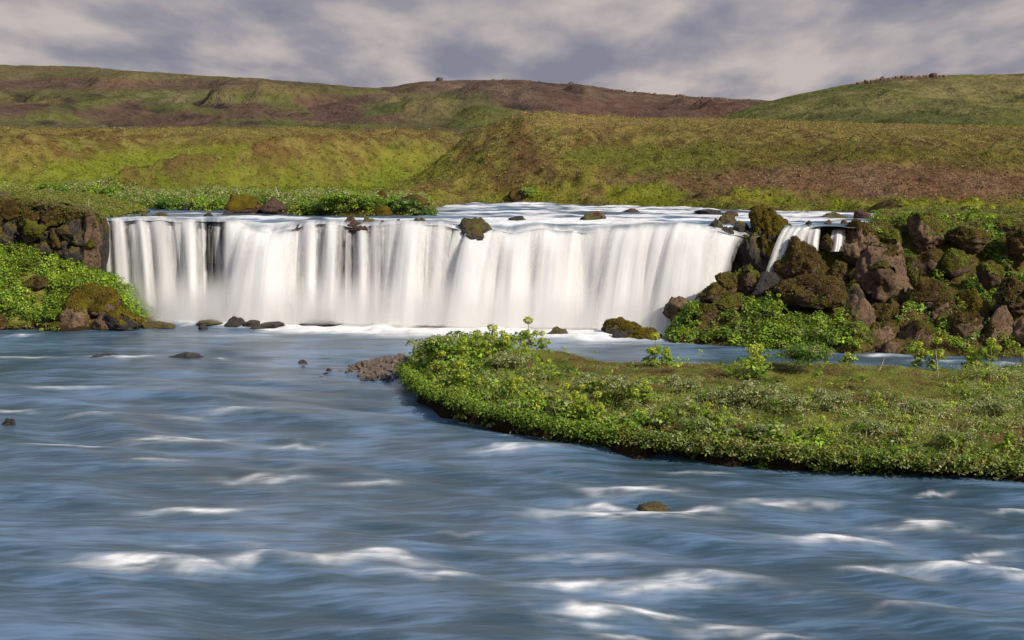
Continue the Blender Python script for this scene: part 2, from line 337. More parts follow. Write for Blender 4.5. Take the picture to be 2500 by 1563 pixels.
def z_right(X, Y):
    X = np.asarray(X, float); Y = np.asarray(Y, float)
    ywl = ip(X, [(5, 64.5), (6.4, 63.0), (9, 60.8), (13, 59.0), (17, 58.2), (22, 57.2), (60, 55)])
    Yp = Y - (ywl - 58.8) * sst(66.5, 60, Y)
    z = ip(Yp, [(55, -1.5), (58, -0.7), (58.8, 0.0), (59.3, 0.22), (61, 0.75), (63, 1.45), (64.5, 2.0), (65.8, 2.8), (66.6, 4.1), (67.6, 4.95), (70, 5.3), (80, 5.35), (95, 5.3)])
    xe = ip(Y, [(55, 5.0), (63, 6.0), (64.0, 7.2), (64.8, 8.4), (65.6, 10.4), (66.2, 12.0), (66.6, 15.4), (70, 16.6), (74, 18.5), (78, 22), (95, 28)])
    m = sst(0.0, 1.6, X - xe)
    z = z * m - 0.8 * (1 - m)
    return z + m * sst(-0.2, 0.4, z) * 0.16 * fbm(X * 0.7, Y * 0.7, 0, 83, 3)

# ------------------------------------------------------------------ setting: beds, ground sheet
xs = np.linspace(-6000, 6000, 40); ys = np.concatenate([np.linspace(-3000, -20, 8), np.linspace(0, 300, 10), np.geomspace(330, 9000, 14)])
XX, YY = np.meshgrid(xs, ys); ZZ = np.where(YY > 250, 4.0, -1.6)
tag(link('ground', mesh_from('ground', np.stack([XX, YY, ZZ], -1).reshape(-1, 3), grid_faces(len(ys), len(xs))), M['bed']), kind='structure')

# ------------------------------------------------------------------ lower river
FOAM = [(330, 1391, 135, 24, 1), (480, 1400, 90, 16, .5), (650, 1370, 85, 20, .85), (890, 1369, 150, 20, .9), (790, 1380, 90, 14, .5), (1045, 1408, 105, 15, .95), (930, 1405, 50, 8, .6),
        (445, 1070, 115, 10, 1), (180, 1088, 95, 5, .8), (715, 1078, 65, 11, .55), (390, 1120, 65, 8, .45), (640, 1168, 90, 13, .75), (910, 1178, 85, 9, .4), (485, 1245, 130, 11, .95), (580, 1008, 80, 8, .45), (450, 1016, 60, 7, .3),
        (1262, 1102, 95, 12, .8), (1540, 1197, 105, 13, .85), (1475, 1231, 65, 16, .95), (1505, 1261, 175, 17, 1), (1695, 1246, 75, 11, .95), (1700, 1153, 70, 8, .5), (1880, 1225, 85, 13, .6), (1990, 1232, 60, 9, .4),
        (2040, 1313, 115, 18, 1), (2240, 1278, 95, 15, .85), (2390, 1350, 65, 16, .9), (2265, 1200, 45, 6, .7), (2480, 1248, 55, 9, .7), (2310, 1394, 110, 22, .85), (2130, 1390, 70, 13, .6), (2480, 1412, 65, 20, .8),
        (1420, 1363, 125, 15, .6), (1390, 1430, 105, 19, .85), (1670, 1420, 155, 26, .9), (1600, 1436, 130, 14, .6), (1460, 1500, 115, 27, .9), (1590, 1505, 75, 15, .7), (1780, 1532, 105, 20, .8), (1900, 1550, 70, 10, .5), (2230, 1505, 90, 15, .4),
        (300, 872, 65, 6, .95), (60, 872, 90, 4, .7), (150, 946, 120, 5, .5), (60, 819, 32, 5, .6), (455, 794, 18, 4, .6), (540, 875, 20, 4, .7), (1240, 1060, 30, 4, .2), (560, 820, 60, 4, .3), (620, 818, 130, 4, .35), (30, 1000, 60, 6, .4), (230, 1016, 60, 6, .3),
        (1520, 1558, 90, 12, .5), (900, 1305, 50, 6, .25), (620, 1335, 60, 7, .2), (430, 1340, 50, 6, .2), (1130, 1300, 60, 6, .2), (2420, 1300, 60, 7, .25), (2010, 1460, 80, 8, .25), (2150, 866, 60, 5, .7), (2300, 880, 90, 4, .4), (2450, 885, 40, 4, .5)]
nx, ny = 660, 430
xs = np.concatenate([np.linspace(-90, -27, 40, endpoint=False), np.linspace(-27, 27, nx), np.linspace(27, 90, 41)[1:]])
ys = np.concatenate([np.linspace(6, 22, 20, endpoint=False), np.geomspace(22, 74, ny)])
XX, YY = np.meshgrid(xs, ys)
wx = XX + 0.5 * fbm(XX * 0.12, YY * 0.12, 0, 101, 2); fl = 0.16 * (wx) 
U = (0.9 * YY + 0.42 * XX + 0.8 * fbm(XX * 0.08, YY * 0.15, 1, 102, 2))
far = sst(63, 40, YY)
hw = 0.12 * (0.25 + far) * fbm(XX * 0.24, U * 0.62, 0, 103, 2) + 0.020 * (0.3 + far) * fbm(XX * 0.45, U * 1.9, 3, 104, 1)
foam = np.zeros_like(XX)
for (a, b, hwid, hh, s) in FOAM:
    c = on(a, b); sx = 1.1 * hwid / F * c[1]; sy = 0.62 * hh * c[1] ** 2 / (F * H0)
    sel = (np.abs(XX - c[0]) < 3.2 * sx) & (np.abs(YY - c[1]) < 5 * sy + 1.5)
    x_, y_ = XX[sel] - c[0], YY[sel] - c[1]
    wob = 0.85 * fbm(XX[sel] / sx * 1.6, YY[sel] * 0 + a, b, 105, 3)
    r = np.abs(x_ / sx) ** 2.0
    yy_ = y_ / sy - wob
    g = np.exp(-1.3 * r) * np.exp(-np.where(yy_ > 0, 1.6, 0.75) * yy_ ** 2)
    g *= 0.80 + 0.65 * fbm(XX[sel] * 1.6, YY[sel] * 4.0, a, 106, 3)
    foam[sel] = np.maximum(foam[sel], np.clip(1.02 * s * g, 0, 1))
    big_ = min(0.10, 0.085 * hh / 18 * c[1] / 30) * (0.5 + 0.5 * s)
    hw[sel] += big_ * np.exp(-0.9 * r) * (np.exp(-0.5 * ((y_ - 0.35 * sy) / (0.9 * sy + 0.12)) ** 2) - 0.55 * np.exp(-0.5 * ((y_ - 2.2 * sy - 0.3) / (1.1 * sy + 0.2)) ** 2))
# white apron under the falls
base = lipY(XX) - 0.9
reach = ip(XX, [(-21, 0.4), (-17, 0.7), (-13, 1.4), (-11.5, 3.0), (-9, 3.6), (-4, 4.2), (0, 4.6), (3, 5.2), (6, 4.6), (9, 3.0), (10, 0.5), (16, 0.0)])
dd = (base - YY) / np.maximum(reach + 0.5 * fbm(XX * 0.5, YY * 0.3, 0, 107, 3), 0.15)
ap = np.where((XX > -20.8) & (XX < 11), sst(1.25, 0.65, dd + 0.10 * fbm(XX * 0.6, YY * 3, 0, 108, 3)), 0)
foam = np.maximum(foam, ap)
st_ = fbm(XX * 0.25, YY * 1.8, 0, 109, 4)
foam = np.maximum(foam, 0.30 * sst(0.15, 0.8, st_) * sst(58, 66, YY) * sst(-20, -12, XX))
hw = hw + 0.10 * ap * (0.6 + fbm(XX * 0.8, YY * 0.8, 0, 110, 2))
me = mesh_from('river', np.stack([XX, YY, hw], -1).reshape(-1, 3), grid_faces(len(ys), len(xs)), attrs={'foam': foam})
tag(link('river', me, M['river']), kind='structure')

# ------------------------------------------------------------------ upper river
xs = np.linspace(-70, 34, 700); ss = np.concatenate([np.linspace(-0.05, 6, 70, endpoint=False), np.linspace(6, 40, 110)])
XX, SS = np.meshgrid(xs, ss); YY = lipY(XX) + SS
zl = lipZ(XX)
hu = ZU - (ZU - zl + 0.03) * np.exp(-(SS / 1.3) ** 1.6) - 0.02
k = sst(0.0, 2.0, SS)
right = sst(-8, -1, XX)
hu += k * (0.05 + 0.04 * right) * fbm(XX * 0.45, YY * 0.9, 0, 121, 4)
st1 = fbm(XX * 0.22, YY * 0.9, 0, 122, 4); st2 = fbm(XX * 0.9, YY * 3.2, 5, 123, 3)
fo = right * sst(-0.35, 0.45, st1 + 0.35 * st2) * 0.95 + (1 - right) * sst(0.30, 0.75, st1 + 0.5 * st2) * 0.8
# broken water over the ledge on the left and at the brink
led = np.exp(-((SS - 2.6 - 0.5 * st1) / 0.45) ** 2) * (1 - right) * sst(-22, -20, XX)
hu += 0.10 * led; fo = np.maximum(fo, 0.9 * led * sst(-0.3, 0.3, st2 + 0.3))
brink = sst(1.6, 0.0, SS) * ip(XX, [(-20.7, .05), (-14.6, .1), (-13.8, .15), (-10.5, .2), (-9, .7), (-4, .8), (-1, .3), (3, .25), (6, .6), (9.5, .95), (11, .6), (13, .2), (20, .5)])
fo = np.maximum(fo, brink * (0.75 + 0.35 * st2)) 
fo *= ip(XX, [(-70, 1), (34, 1)])
me = mesh_from('upper_river', np.stack([XX, YY, hu], -1).reshape(-1, 3), grid_faces(len(ss), len(xs)), attrs={'foam': np.clip(fo, 0, 1)})
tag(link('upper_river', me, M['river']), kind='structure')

# ------------------------------------------------------------------ waterfalls
DENS = [(235, .0), (248, .35), (262, .5), (275, .95), (295, .9), (306, .55), (330, .78), (352, .60), (372, .92), (392, .72), (408, .62), (425, .55), (442, .85), (468, .98), (478, .55), (486, .75), (492, .85), (499, .25), (512, .12), (535, .12), (548, .45), (560, .85), (580, .97), (620, 1), (690, 1), (715, .85), (728, .6), (742, .8), (758, .95), (770, .7), (782, .45), (795, .8), (815, .97), (832, .7), (842, .3), (862, .30), (872, .75), (888, .9), (900, .62), (922, .55), (940, .72), (960, .9), (985, .8), (1005, .95), (1045, .97), (1060, .75), (1085, .72), (1102, .5), (1112, .6), (1125, .9), (1150, .98), (1180, .85), (1215, .92), (1240, 1), (1400, 1), (1430, .9), (1460, .88), (1490, 1), (1545, .98), (1570, .9), (1600, .97), (1640, 1), (1720, 1), (1750, .93), (1780, .9), (1800, .75), (1812, .45), (1822, 0)]
DRIFT = [(245, .35), (300, .25), (430, .5), (480, .3), (540, -.1), (560, -.3), (650, -1.1), (720, -.2), (760, -.1), (820, -.5), (880, -.4), (960, -.2), (1050, -.5), (1110, -.5), (1150, -1.3), (1220, -1.2), (1300, -.2), (1450, -.1), (1530, -.6), (1620, -1.2), (1700, -1.7), (1815, -2.6)]
REACHF = [(245, .5), (420, .7), (520, .35), (580, .9), (660, 1.7), (730, 1.0), (840, .7), (900, 1.0), (1020, 1.3), (1100, .8), (1170, 1.5), (1300, 1.4), (1450, 1.3), (1550, 1.5), (1650, 1.7), (1730, 1.4), (1815, .9)]
def pxof(X): return X / 68.5 * F + 1250
def lobe(x0, x1, b0, b1, reach, dens, seed, start=0.0, nxl=110, nwl=64, soft=0.22, back=0.0, parent=None):
    up_ = 2.0 if x1 < 520 else 7.0
    t = np.linspace(0, 1, nxl); ws = np.concatenate([[-0.14, -0.07], np.linspace(0, 1, nwl)]); TT, WW = np.meshgrid(t, ws); wp = np.maximum(WW, 0)
    LY = [(240, 71.1), (500, 70.4), (800, 69.6), (1100, 68.5), (1500, 67.5), (1820, 66.3)]; X0 = (x0 + (x1 - x0) * TT - 1250) / F * ip(x0 + (x1 - x0) * TT, LY); X1 = (b0 + (b1 - b0) * TT - 1250) / F * (ip(b0 + (b1 - b0) * TT, LY) - 0.9)
    zl = lipZ(X0) - start; wid = (x1 - x0) / F * 69
    arch = np.sin(np.pi * np.clip(TT, 0, 1)) ** 0.7 * (0.6 if x0 > 1100 else 1.0)
    st = fbm(X0 * 1.0, wp * 0.5, seed, 131, 2); st2 = fbm(X0 * 5.5, wp * 0.6, seed, 132, 2)
    XL = X0 + (X1 - X0) * wp ** 1.15
    rch = reach * (0.66 + 0.34 * arch) + 0.10 * st
    Yl = lipY(X0) + 0.18 - back * 0 - rch * wp - (0.07 * st + 0.008 * st2 + min(0.26, 0.10 * wid) * arch) * sst(0.03, 0.45, wp) + np.where(WW < 0, -WW * up_, 0) + back
    Zl = zl + 0.03 + 0.07 * arch - (zl + 0.10) * wp ** 1.9 + np.where(WW < 0, np.maximum(0, ZU - zl) * 0.5 * (-WW / 0.14), 0)
    s1 = fbm(X0 * 2.2, wp * 0.4, seed + 3, 135, 3); s2 = fbm(X0 * 8.0, wp * 0.5, seed + 4, 136, 2)
    soft = soft * 1.35 if soft > .1 else soft
    edge = sst(0, soft, TT + 0.10 * s1) * sst(1, 1 - soft, TT + 0.10 * s1)
    de = dens * edge + (1.1 - dens) * edge * (0.55 * s1 + 0.45 * s2)
    de = np.clip(de, 0, 1) + sst(0.78, 1.0, wp) * 0.35 * edge
    de *= sst(-0.14, 0.02, WW)
    gls = sst(0.22, 0.0, wp) * (0.30 + 0.35 * s1)
    return link('cascade', mesh_from('cascade', np.stack([XL, Yl, Zl], -1).reshape(-1, 3), grid_faces(len(ws), nxl), attrs={'dens': np.clip(de, 0, 1), 'glass': np.clip(gls, 0, 1)}), M['fall'], parent)
wf = empty('waterfall', (0, 0, 0)); tag(wf, 'broad white curtain of falling water spanning the river between the cliffs', 'waterfall')
LOBES = [(486, 556, 484, 560, .3, .20, .0, .3, .2), (240, 500, 252, 500, .5, .66, .0, .06, .25), (538, 790, 528, 790, .9, .95, .0, .05, .20), (725, 925, 715, 925, .7, .36, 0, .06, .25), (880, 1130, 870, 1120, .9, .66, 0, .05, .2), (1080, 1480, 1050, 1480, 1.2, 1.05, 0, .05, .15), (1380, 1825, 1350, 1745, 1.2, 1.05, 0, .05, .15),
 (244, 268, 252, 282, .5, .75, 0, .35, 0), (262, 312, 268, 335, .8, .95, 0, .3, 0), (318, 362, 335, 388, .8, .8, 0, .3, 0), (355, 412, 372, 432, .8, .92, 0, .35, 0), (408, 450, 430, 470, .7, .55, 0, .35, 0), (432, 485, 446, 496, 1.1, 1.0, 0, .3, 0), (484, 498, 486, 500, .5, .75, 0, .4, 0),
 (540, 612, 530, 625, .9, .9, 0, .3, 0), (588, 742, 545, 748, 1.9, 1.12, .10, .24, 0), (560, 660, 530, 650, 1.3, .9, .05, .35, 0), (735, 782, 728, 782, 1.1, .95, 0, .3, 0), (790, 838, 770, 828, 1.4, 1.05, 0, .3, 0), (820, 846, 806, 832, .8, .6, 0, .4, 0), (866, 904, 862, 905, 1.1, .95, 0, .35, 0), (896, 950, 898, 955, .8, .65, 0, .4, 0), (925, 985, 915, 975, 1.1, .85, 0, .35, 0), (965, 1062, 930, 1045, 1.6, 1.08, 0, .28, 0), (1040, 1116, 1022, 1098, 1.0, .75, 0, .4, 0),
 (1112, 1160, 1075, 1128, 1.0, .8, .05, .4, 0), (1130, 1238, 1072, 1205, 1.9, 1.1, .05, .25, 0), (1200, 1330, 1170, 1318, 1.7, 1.12, .08, .28, 0), (1290, 1440, 1265, 1425, 1.5, 1.1, .05, .3, 0), (1410, 1520, 1385, 1500, 1.2, .92, 0, .35, 0), (1480, 1640, 1420, 1610, 1.8, 1.1, 0, .26, 0), (1580, 1700, 1520, 1670, 1.5, 1.0, 0, .3, 0), (1625, 1765, 1560, 1735, 2.0, 1.12, -.03, .24, 0), (1742, 1822, 1640, 1752, 1.3, 1.0, .10, .28, 0), (1700, 1800, 1620, 1720, 1.2, .8, .05, .4, 0)]
for i, (a, b, c, d, rc, de, stt, sf, bk) in enumerate(LOBES): lobe(a, b, c, d, rc, de, 140 + i * 3, stt, 60 + int((b - a) * .5), 64, sf, bk, wf)
# drifting spray at the foot of the falls
def m_mist():
    t = MT('mist'); p = t.obj(); sp = t.n('ShaderNodeSeparateXYZ'); t.L.new(p, sp.inputs[0])
    z = t.math('POWER', t.math('SUBTRACT', 1.0, sp.outputs[2], True), 2.0)
    y = t.math('SUBTRACT', 1.0, t.math('POWER', t.math('ABSOLUTE', sp.outputs[1]), 2.0), True)
    x = t.math('SUBTRACT', 1.0, t.math('POWER', t.math('ABSOLUTE', sp.outputs[0]), 6.0), True)
    n = t.ramp(t.noise(t.mapping(p, (9, 1.5, 1.0)), 1.0, 3, .5), [(.3, .35), (.7, 1.0)])
    d = t.math('MULTIPLY', t.math('MULTIPLY', t.math('MULTIPLY', z, y), t.math('MULTIPLY', x, n)), 4.2)
    v = t.n('ShaderNodeVolumePrincipled'); v.inputs['Color'].default_value = (1, .985, .96, 1); v.inputs['Anisotropy'].default_value = 0.0; t.L.new(d, v.inputs['Density'])
    t.L.new(v.outputs[0], t.out.inputs['Volume']); return t.m
bm = bmesh.new(); bmesh.ops.create_cube(bm, size=2.0)
for v in bm.verts: v.co.z = max(v.co.z, 0.0)
me = bpy.data.meshes.new('mist'); bm.to_mesh(me); bm.free()
mist = link('mist', me, m_mist()); mist.location = (-4.6, 68.2, 0.12); mist.rotation_euler = (0, 0, math.atan2(-4.3, 31)); mist.scale = (15.0, 1.7, 2.7)
tag(mist, 'fine white spray drifting at the foot of the waterfall', 'mist', kind='stuff')
def small_fall(x0, x1, ytop, ybot, Y, drift, reach, label, dens=0.85):
    a = at(x0, ytop, Y); b = at(x1, ytop, Y); zb = at(x0, ybot, Y)[2]
    xs = np.linspace(a[0], b[0], 90); ws = np.concatenate([[-0.2, -0.1], np.linspace(0, 1, 50)]); XX, WW = np.meshgrid(xs, ws); wp = np.maximum(WW, 0)
    t = (XX - a[0]) / (b[0] - a[0])
    st = fbm(XX * 3.5, wp * 0.5, x0, 141, 2)
    Yc = Y - (reach + 0.3 * st) * wp + np.where(WW < 0, -WW * 5, 0) - 0.12 * np.sin(t * 3.14) * wp
    Zc = a[2] - (a[2] - zb) * wp ** 1.8 + np.where(WW < 0, 0.05 * (-WW / .2), 0)
    Xc = XX + drift * wp ** 1.2 + (t - 0.5) * 0.15 * wp
    d = dens * sst(0, 0.12, t) * sst(1, 0.85, t) + 0.35 * fbm(XX * 8, wp * 0.5, 2, 142, 3)
    g = sst(0.25, 0, wp) * 0.5
    o = link('waterfall', mesh_from('waterfall', np.stack([Xc, Yc, Zc], -1).reshape(-1, 3), grid_faces(len(ws), len(xs)), attrs={'dens': np.clip(d * sst(-.2, 0, WW), 0, 1), 'glass': g}), M['fall'])
    return tag(o, label, 'waterfall', 'small side falls by the boulders')
small_fall(1918, 1990, 553, 680, 65.9, -1.15, 0.8, 'narrow side waterfall curving down left behind the big moss capped boulder')
small_fall(1982, 2008, 553, 612, 66.0, -0.35, 0.4, 'short middle trickle of water between two larger side falls', 0.8)
small_fall(2034, 2066, 560, 612, 66.2, -0.25, 0.4, 'small white spill dropping beside the square brown boulder', 0.9)

# rock wall behind the water
def wall(name, x0, x1, yf, zbot, ztop, mat, seed, nxw, nzw, back=0.0, amp=0.5):
    xs = np.linspace(x0, x1, nxw); zs = np.linspace(0, 1, nzw); XX, TT = np.meshgrid(xs, zs)
    zt = ztop(XX); ZZ = zbot + (zt - zbot) * np.minimum(TT / 0.8, 1); bk = np.maximum(TT - 0.8, 0) / 0.2
    blk = np.round(2.0 * fbm(XX * 0.7, ZZ * 0.6, 0, seed, 2)) / 2.0
    YY = yf(XX) + amp * (0.5 * blk + 0.55 * fbm(XX * 0.8, ZZ * 0.8, 2, seed + 1, 4) + 0.25 * ridged(XX * 1.6, ZZ * 1.1, 4, seed + 2, 3)) * (1 - bk) + back * bk + 0.25 * (ZZ / 5)
    ZZ = ZZ + bk * 0.12 * fbm(XX, YY, 0, seed + 3, 3)
    return link(name, mesh_from(name, np.stack([XX, YY, ZZ], -1).reshape(-1, 3), grid_faces(nzw, nxw)), mat)
tag(wall('rock_wall', -21.2, 21, lambda x: lipY(x) + 0.75, -1.0, lambda x: lipZ(x) - 0.16, M['wmrock'], 151, 420, 60, 3.0, 0.45), kind='structure')

# ------------------------------------------------------------------ land meshes
def land(name, x0, x1, nx_, yvals, zf, mat, colf=None, cut=None):
    xs = np.linspace(x0, x1, nx_); XX, YY = np.meshgrid(xs, yvals); ZZ = zf(XX, YY)
    V = np.stack([XX, YY, ZZ], -1).reshape(-1, 3); Fq = grid_faces(len(yvals), nx_)
    if cut is not None:
        keep = (V[:, 2][Fq] > cut).any(1); Fq = Fq[keep]
    col = colf(XX, YY, ZZ).reshape(-1, 3) if colf else None
    o = link(name, mesh_from(name, V, Fq, col=col), mat)
    return tag(o, kind='structure')
def lerp(a, b, t): return np.asarray(a) * (1 - t[..., None]) + np.asarray(b) * t[..., None]
def proj(X, Y, Z): return X / Y * F + 1250, YH - (Z - H0) / Y * F
def blob(px, py, cx_, cy_, rx, ry, soft=0.5, w=0.0): 
    r = np.sqrt(((px - cx_) / rx) ** 2 + ((py - cy_) / ry) ** 2) + w
    return sst(1 + soft, 1 - soft, r)
def hill_col(X, Y, Z):
    px, py = proj(X, Y, Z); n1 = fbm(X * 0.08, Y * 0.05, 0, 201, 4); n2 = fbm(X * 0.4, Y * 0.25, 0, 202, 4); wb = 0.35 * n1 + 0.2 * n2
    n3 = fbm(X * 1.1, Y * 0.7, 0, 203, 3)
    c = lerp((0.092, 0.108, 0.017), (0.135, 0.125, 0.030), sst(-0.4, 0.6, n1 + 0.5 * n2))
    c = lerp(c, (0.086, 0.054, 0.024), 0.75 * sst(0.05, 0.55, n3 + 0.45 * n2 + 0.35 * sst(400, 330, py)))     # bare brown tussocks
    c = lerp(c, (0.150, 0.128, 0.044), 0.7 * sst(0.15, 0.6, -n3 + 0.4 * n1) * sst(420, 330, py))
    g1 = np.maximum(blob(px, py, 620, 430, 210, 55, .6, wb), blob(px, py, 1000, 400, 130, 60, .6, wb)); g1 = np.maximum(g1, .7 * blob(px, py, 200, 430, 220, 40, .6, wb))
    sf = spurf(X, Y); lf = sst(-2, -9, X + .1 * (Y - 100)); hol = lf * sst(-.25, .55, sf + .35 * n2) * sst(335, 385, py); g1 = np.maximum(.55 * g1, hol)
    c = lerp(c, (0.108, 0.140, 0.016), g1 * 0.9)
    c = lerp(c, (0.098, 0.070, 0.026), .75 * lf * sst(-.2, -.75, sf + .3 * n3) * sst(480, 420, py) * sst(-.4, .4, n3 + .2))
    c = lerp(c, (0.195, 0.150, 0.062), sst(345, 300, py + 25 * n1) * 0.75 * sst(1150, 1350, px) * sst(-.5, .3, n3 + .2))        # dry tan crest
    c = lerp(c, (0.165, 0.135, 0.045), sst(340, 312, py + 20 * n1) * 0.7 * sst(1150, 1000, px))
    c = lerp(c, (0.080, 0.064, 0.020), blob(px, py, 1980, 390, 560, 48, .6, wb) * 0.6)
    c = lerp(c, (0.098, 0.112, 0.018), blob(px, py, 1560, 385, 190, 32, .6, wb) * 0.7)
    red = np.maximum(blob(px, py, 2250, 450, 500, 38, .5, wb), 0.8 * blob(px, py, 1700, 462, 420, 26, .5, wb))
    c = lerp(c, (0.125, 0.072, 0.044), red * 0.9)
    c = lerp(c, (0.150, 0.105, 0.070), red * sst(0.1, 0.6, n2) * 0.6)
    c = lerp(c, (0.095, 0.055, 0.030), blob(px, py, 1290, 400, 60, 70, .6, wb) * 0.8)
    yb = ip(X, YB); strip = sst(0.0, 1.0, Y - yb) * sst(6.5, 3.5, Y - yb + 2.5 * n1) * sst(-4, 1, X)
    c = lerp(c, (0.118, 0.138, 0.014), strip * sst(-0.5, 0.3, n2 + .15) * .9)
    c = lerp(c, (0.06, 0.045, 0.02), sst(0.9, 0.0, Y - yb) * 0.8)
    return np.clip(c * np.array([1.55, 1.42, 1.3]), 0.004, 1)
land('hillside', -78, 78, 720, np.concatenate([np.linspace(72, 125, 300), np.geomspace(125.2, 320, 130)]), z_hill, M['gcol'], hill_col)
def isl_col(X, Y, Z):
    n1 = fbm(X * 0.3, Y * 0.3, 0, 211, 3); n2 = fbm(X * 1.3, Y * 1.3, 0, 212, 3)
    c = lerp((0.060, 0.072, 0.014), (0.110, 0.118, 0.022), sst(-.4, .5, n1 + .3 * n2)); c = lerp(c, (0.085, 0.045, 0.022), sst(0.0, 0.6, n2 - 0.3 * n1) * 0.8)
    return lerp(c * 1.5, (0.030, 0.022, 0.012), sst(0.45, 0.1, Z))
M['icol'] = m_ground_col('island_turf', 7.0, 0.06, 0.5)
land('island', -6, 44, 420, np.linspace(31, 60, 300), z_isl, M['icol'], isl_col, cut=-0.6)
land('left_bank', -60, -15, 220, np.linspace(65, 71.5, 60), z_left, M['icol'], isl_col, cut=-0.8)
def rb_col(X, Y, Z):
    n1 = fbm(X * 0.4, Y * 0.4, 0, 221, 3); n2 = fbm(X * 1.5, Y * 1.5, 0, 222, 3)
    c = lerp((0.070, 0.048, 0.020), (0.095, 0.100, 0.020), sst(-.3, .4, n1 + .3 * n2))
    c = lerp(c, (0.130, 0.150, 0.020), sst(4.6, 5.2, Z) * 0.8)
    return lerp(c, (0.030, 0.024, 0.016), sst(0.5, 0.1, Z))
def z_rb(X, Y):
    z = z_right(X, Y); px_, py_ = proj(X, Y, z); k = sst(2020, 2090, px_) * sst(66.8, 65.5, Y) * sst(57.5, 59.5, Y)
    return z + k * (0.38 * ridged(X * .8, Y * .8, 0, 86, 3) - .15 + 0.25 * np.round(1.6 * fbm(X * .9, Y * .9, 0, 87, 2)))
land('right_bank', 4, 60, 520, np.linspace(55, 92, 380), z_rb, M['bankrock'], cut=-0.7)
# cliff top promontory and cliff face on the left
def z_prom(X, Y):
    X = np.asarray(X, float); Y = np.asarray(Y, float)
    top = ip(X, [(-60, 6.6), (-25.5, 6.15), (-23, 5.75), (-20.9, 5.3), (-20.2, 4.2), (-19.6, 3.4)])
    return 3.6 + (top - 3.6 + 0.12 * fbm(X * .8, Y * .8, 0, 231, 3)) * sst(82.5, 79.5, Y - 0.2 * (X + 24) ) 
land('cliff_top', -60, -20.75, 160, np.linspace(70.9, 83, 60), z_prom, M['icol'], rb_col)
cliff = wall('cliff', -60, -20.25, lambda x: 70.3 + 0.45 * sst(-22, -20, x) + 0 * x, -0.5, lambda x: z_prom(x, 74 + 0 * x) - 0.02, M['wmrock'], 161, 420, 90, 1.3, 0.65)  # dark rock tone paints in the shade of the overhanging face
tag(cliff, kind='structure')
# bank the photographer stands on
land('near_bank', -60, 60, 60, np.linspace(-80, 11, 40), lambda X, Y: -1 + 7.6 * sst(11, 2, Y + 0.6 * fbm(X * .2, Y * .2, 0, 241, 2)) + 0.2 * fbm(X * .3, Y * .3, 0, 242, 3), M['bank'])

# ------------------------------------------------------------------ far hills
def far_hill(name, sky_pts, Yc, Y0, x0, x1, nxh, nyh, colf, gull=1.0, seed=300, power=1.0, z0=9.0, dents=None):
    xs = np.linspace(x0, x1, nxh); ys = np.concatenate([np.linspace(Y0, Yc, nyh), np.linspace(Yc, Yc * 1.5, 14)[1:]])
    XX, YY = np.meshgrid(xs, ys); crest = H0 + (YH - ip(XX / Yc * F + 1250, sky_pts)) / F * Yc
    u = np.clip((YY - Y0) / (Yc - Y0), 0, 1); s = Yc / 900.0
    g = ridged(XX * 0.011 / s, YY * 0.006 / s, 0, seed, 5) * 0.5 + fbm(XX * 0.02 / s, YY * 0.012 / s, 0, seed + 7, 4) * 0.4
    ZZ = z0 + (crest - z0) * u ** power + gull * 13 * s * (g + 0.25 * np.round(2 * g) / 2) * np.sin(np.pi * np.clip(u, 0, 1)) ** 0.7 * sst(0.95, 0.62, u)
    sk_ = ip(XX / YY * F + 1250, sky_pts); lim = H0 + (YH - sk_ - 4) / F * YY
    ZZ = np.where(u < 0.97, np.minimum(ZZ, lim - 0.02 * np.maximum(ZZ - lim, 0)), ZZ)
    if dents:
        for (dx, dy, rx, ry, dep) in dents: ZZ -= dep * sst(1.25, 0.55, np.hypot((XX - dx) / rx, (YY - dy) / ry) + 0.25 * fbm(XX * .03, YY * .03, 0, seed + 4, 3))
    ZZ += (0.5 * s) * fbm(XX * 0.12 / s, YY * 0.12 / s, 0, seed + 9, 3) - np.where(YY > Yc, (YY - Yc) * 0.10, 0)
    c = colf(XX, YY, ZZ, g).reshape(-1, 3); c = c + (c.mean(1, keepdims=True) - c) * 0.14; c = c * np.array([1.22, 1.16, 1.08])
    return tag(link(name, mesh_from(name, np.stack([XX, YY, ZZ], -1).reshape(-1, 3), grid_faces(len(ys), nxh), col=np.clip(c, 0.004, 1)), M['fcol']), kind='structure')
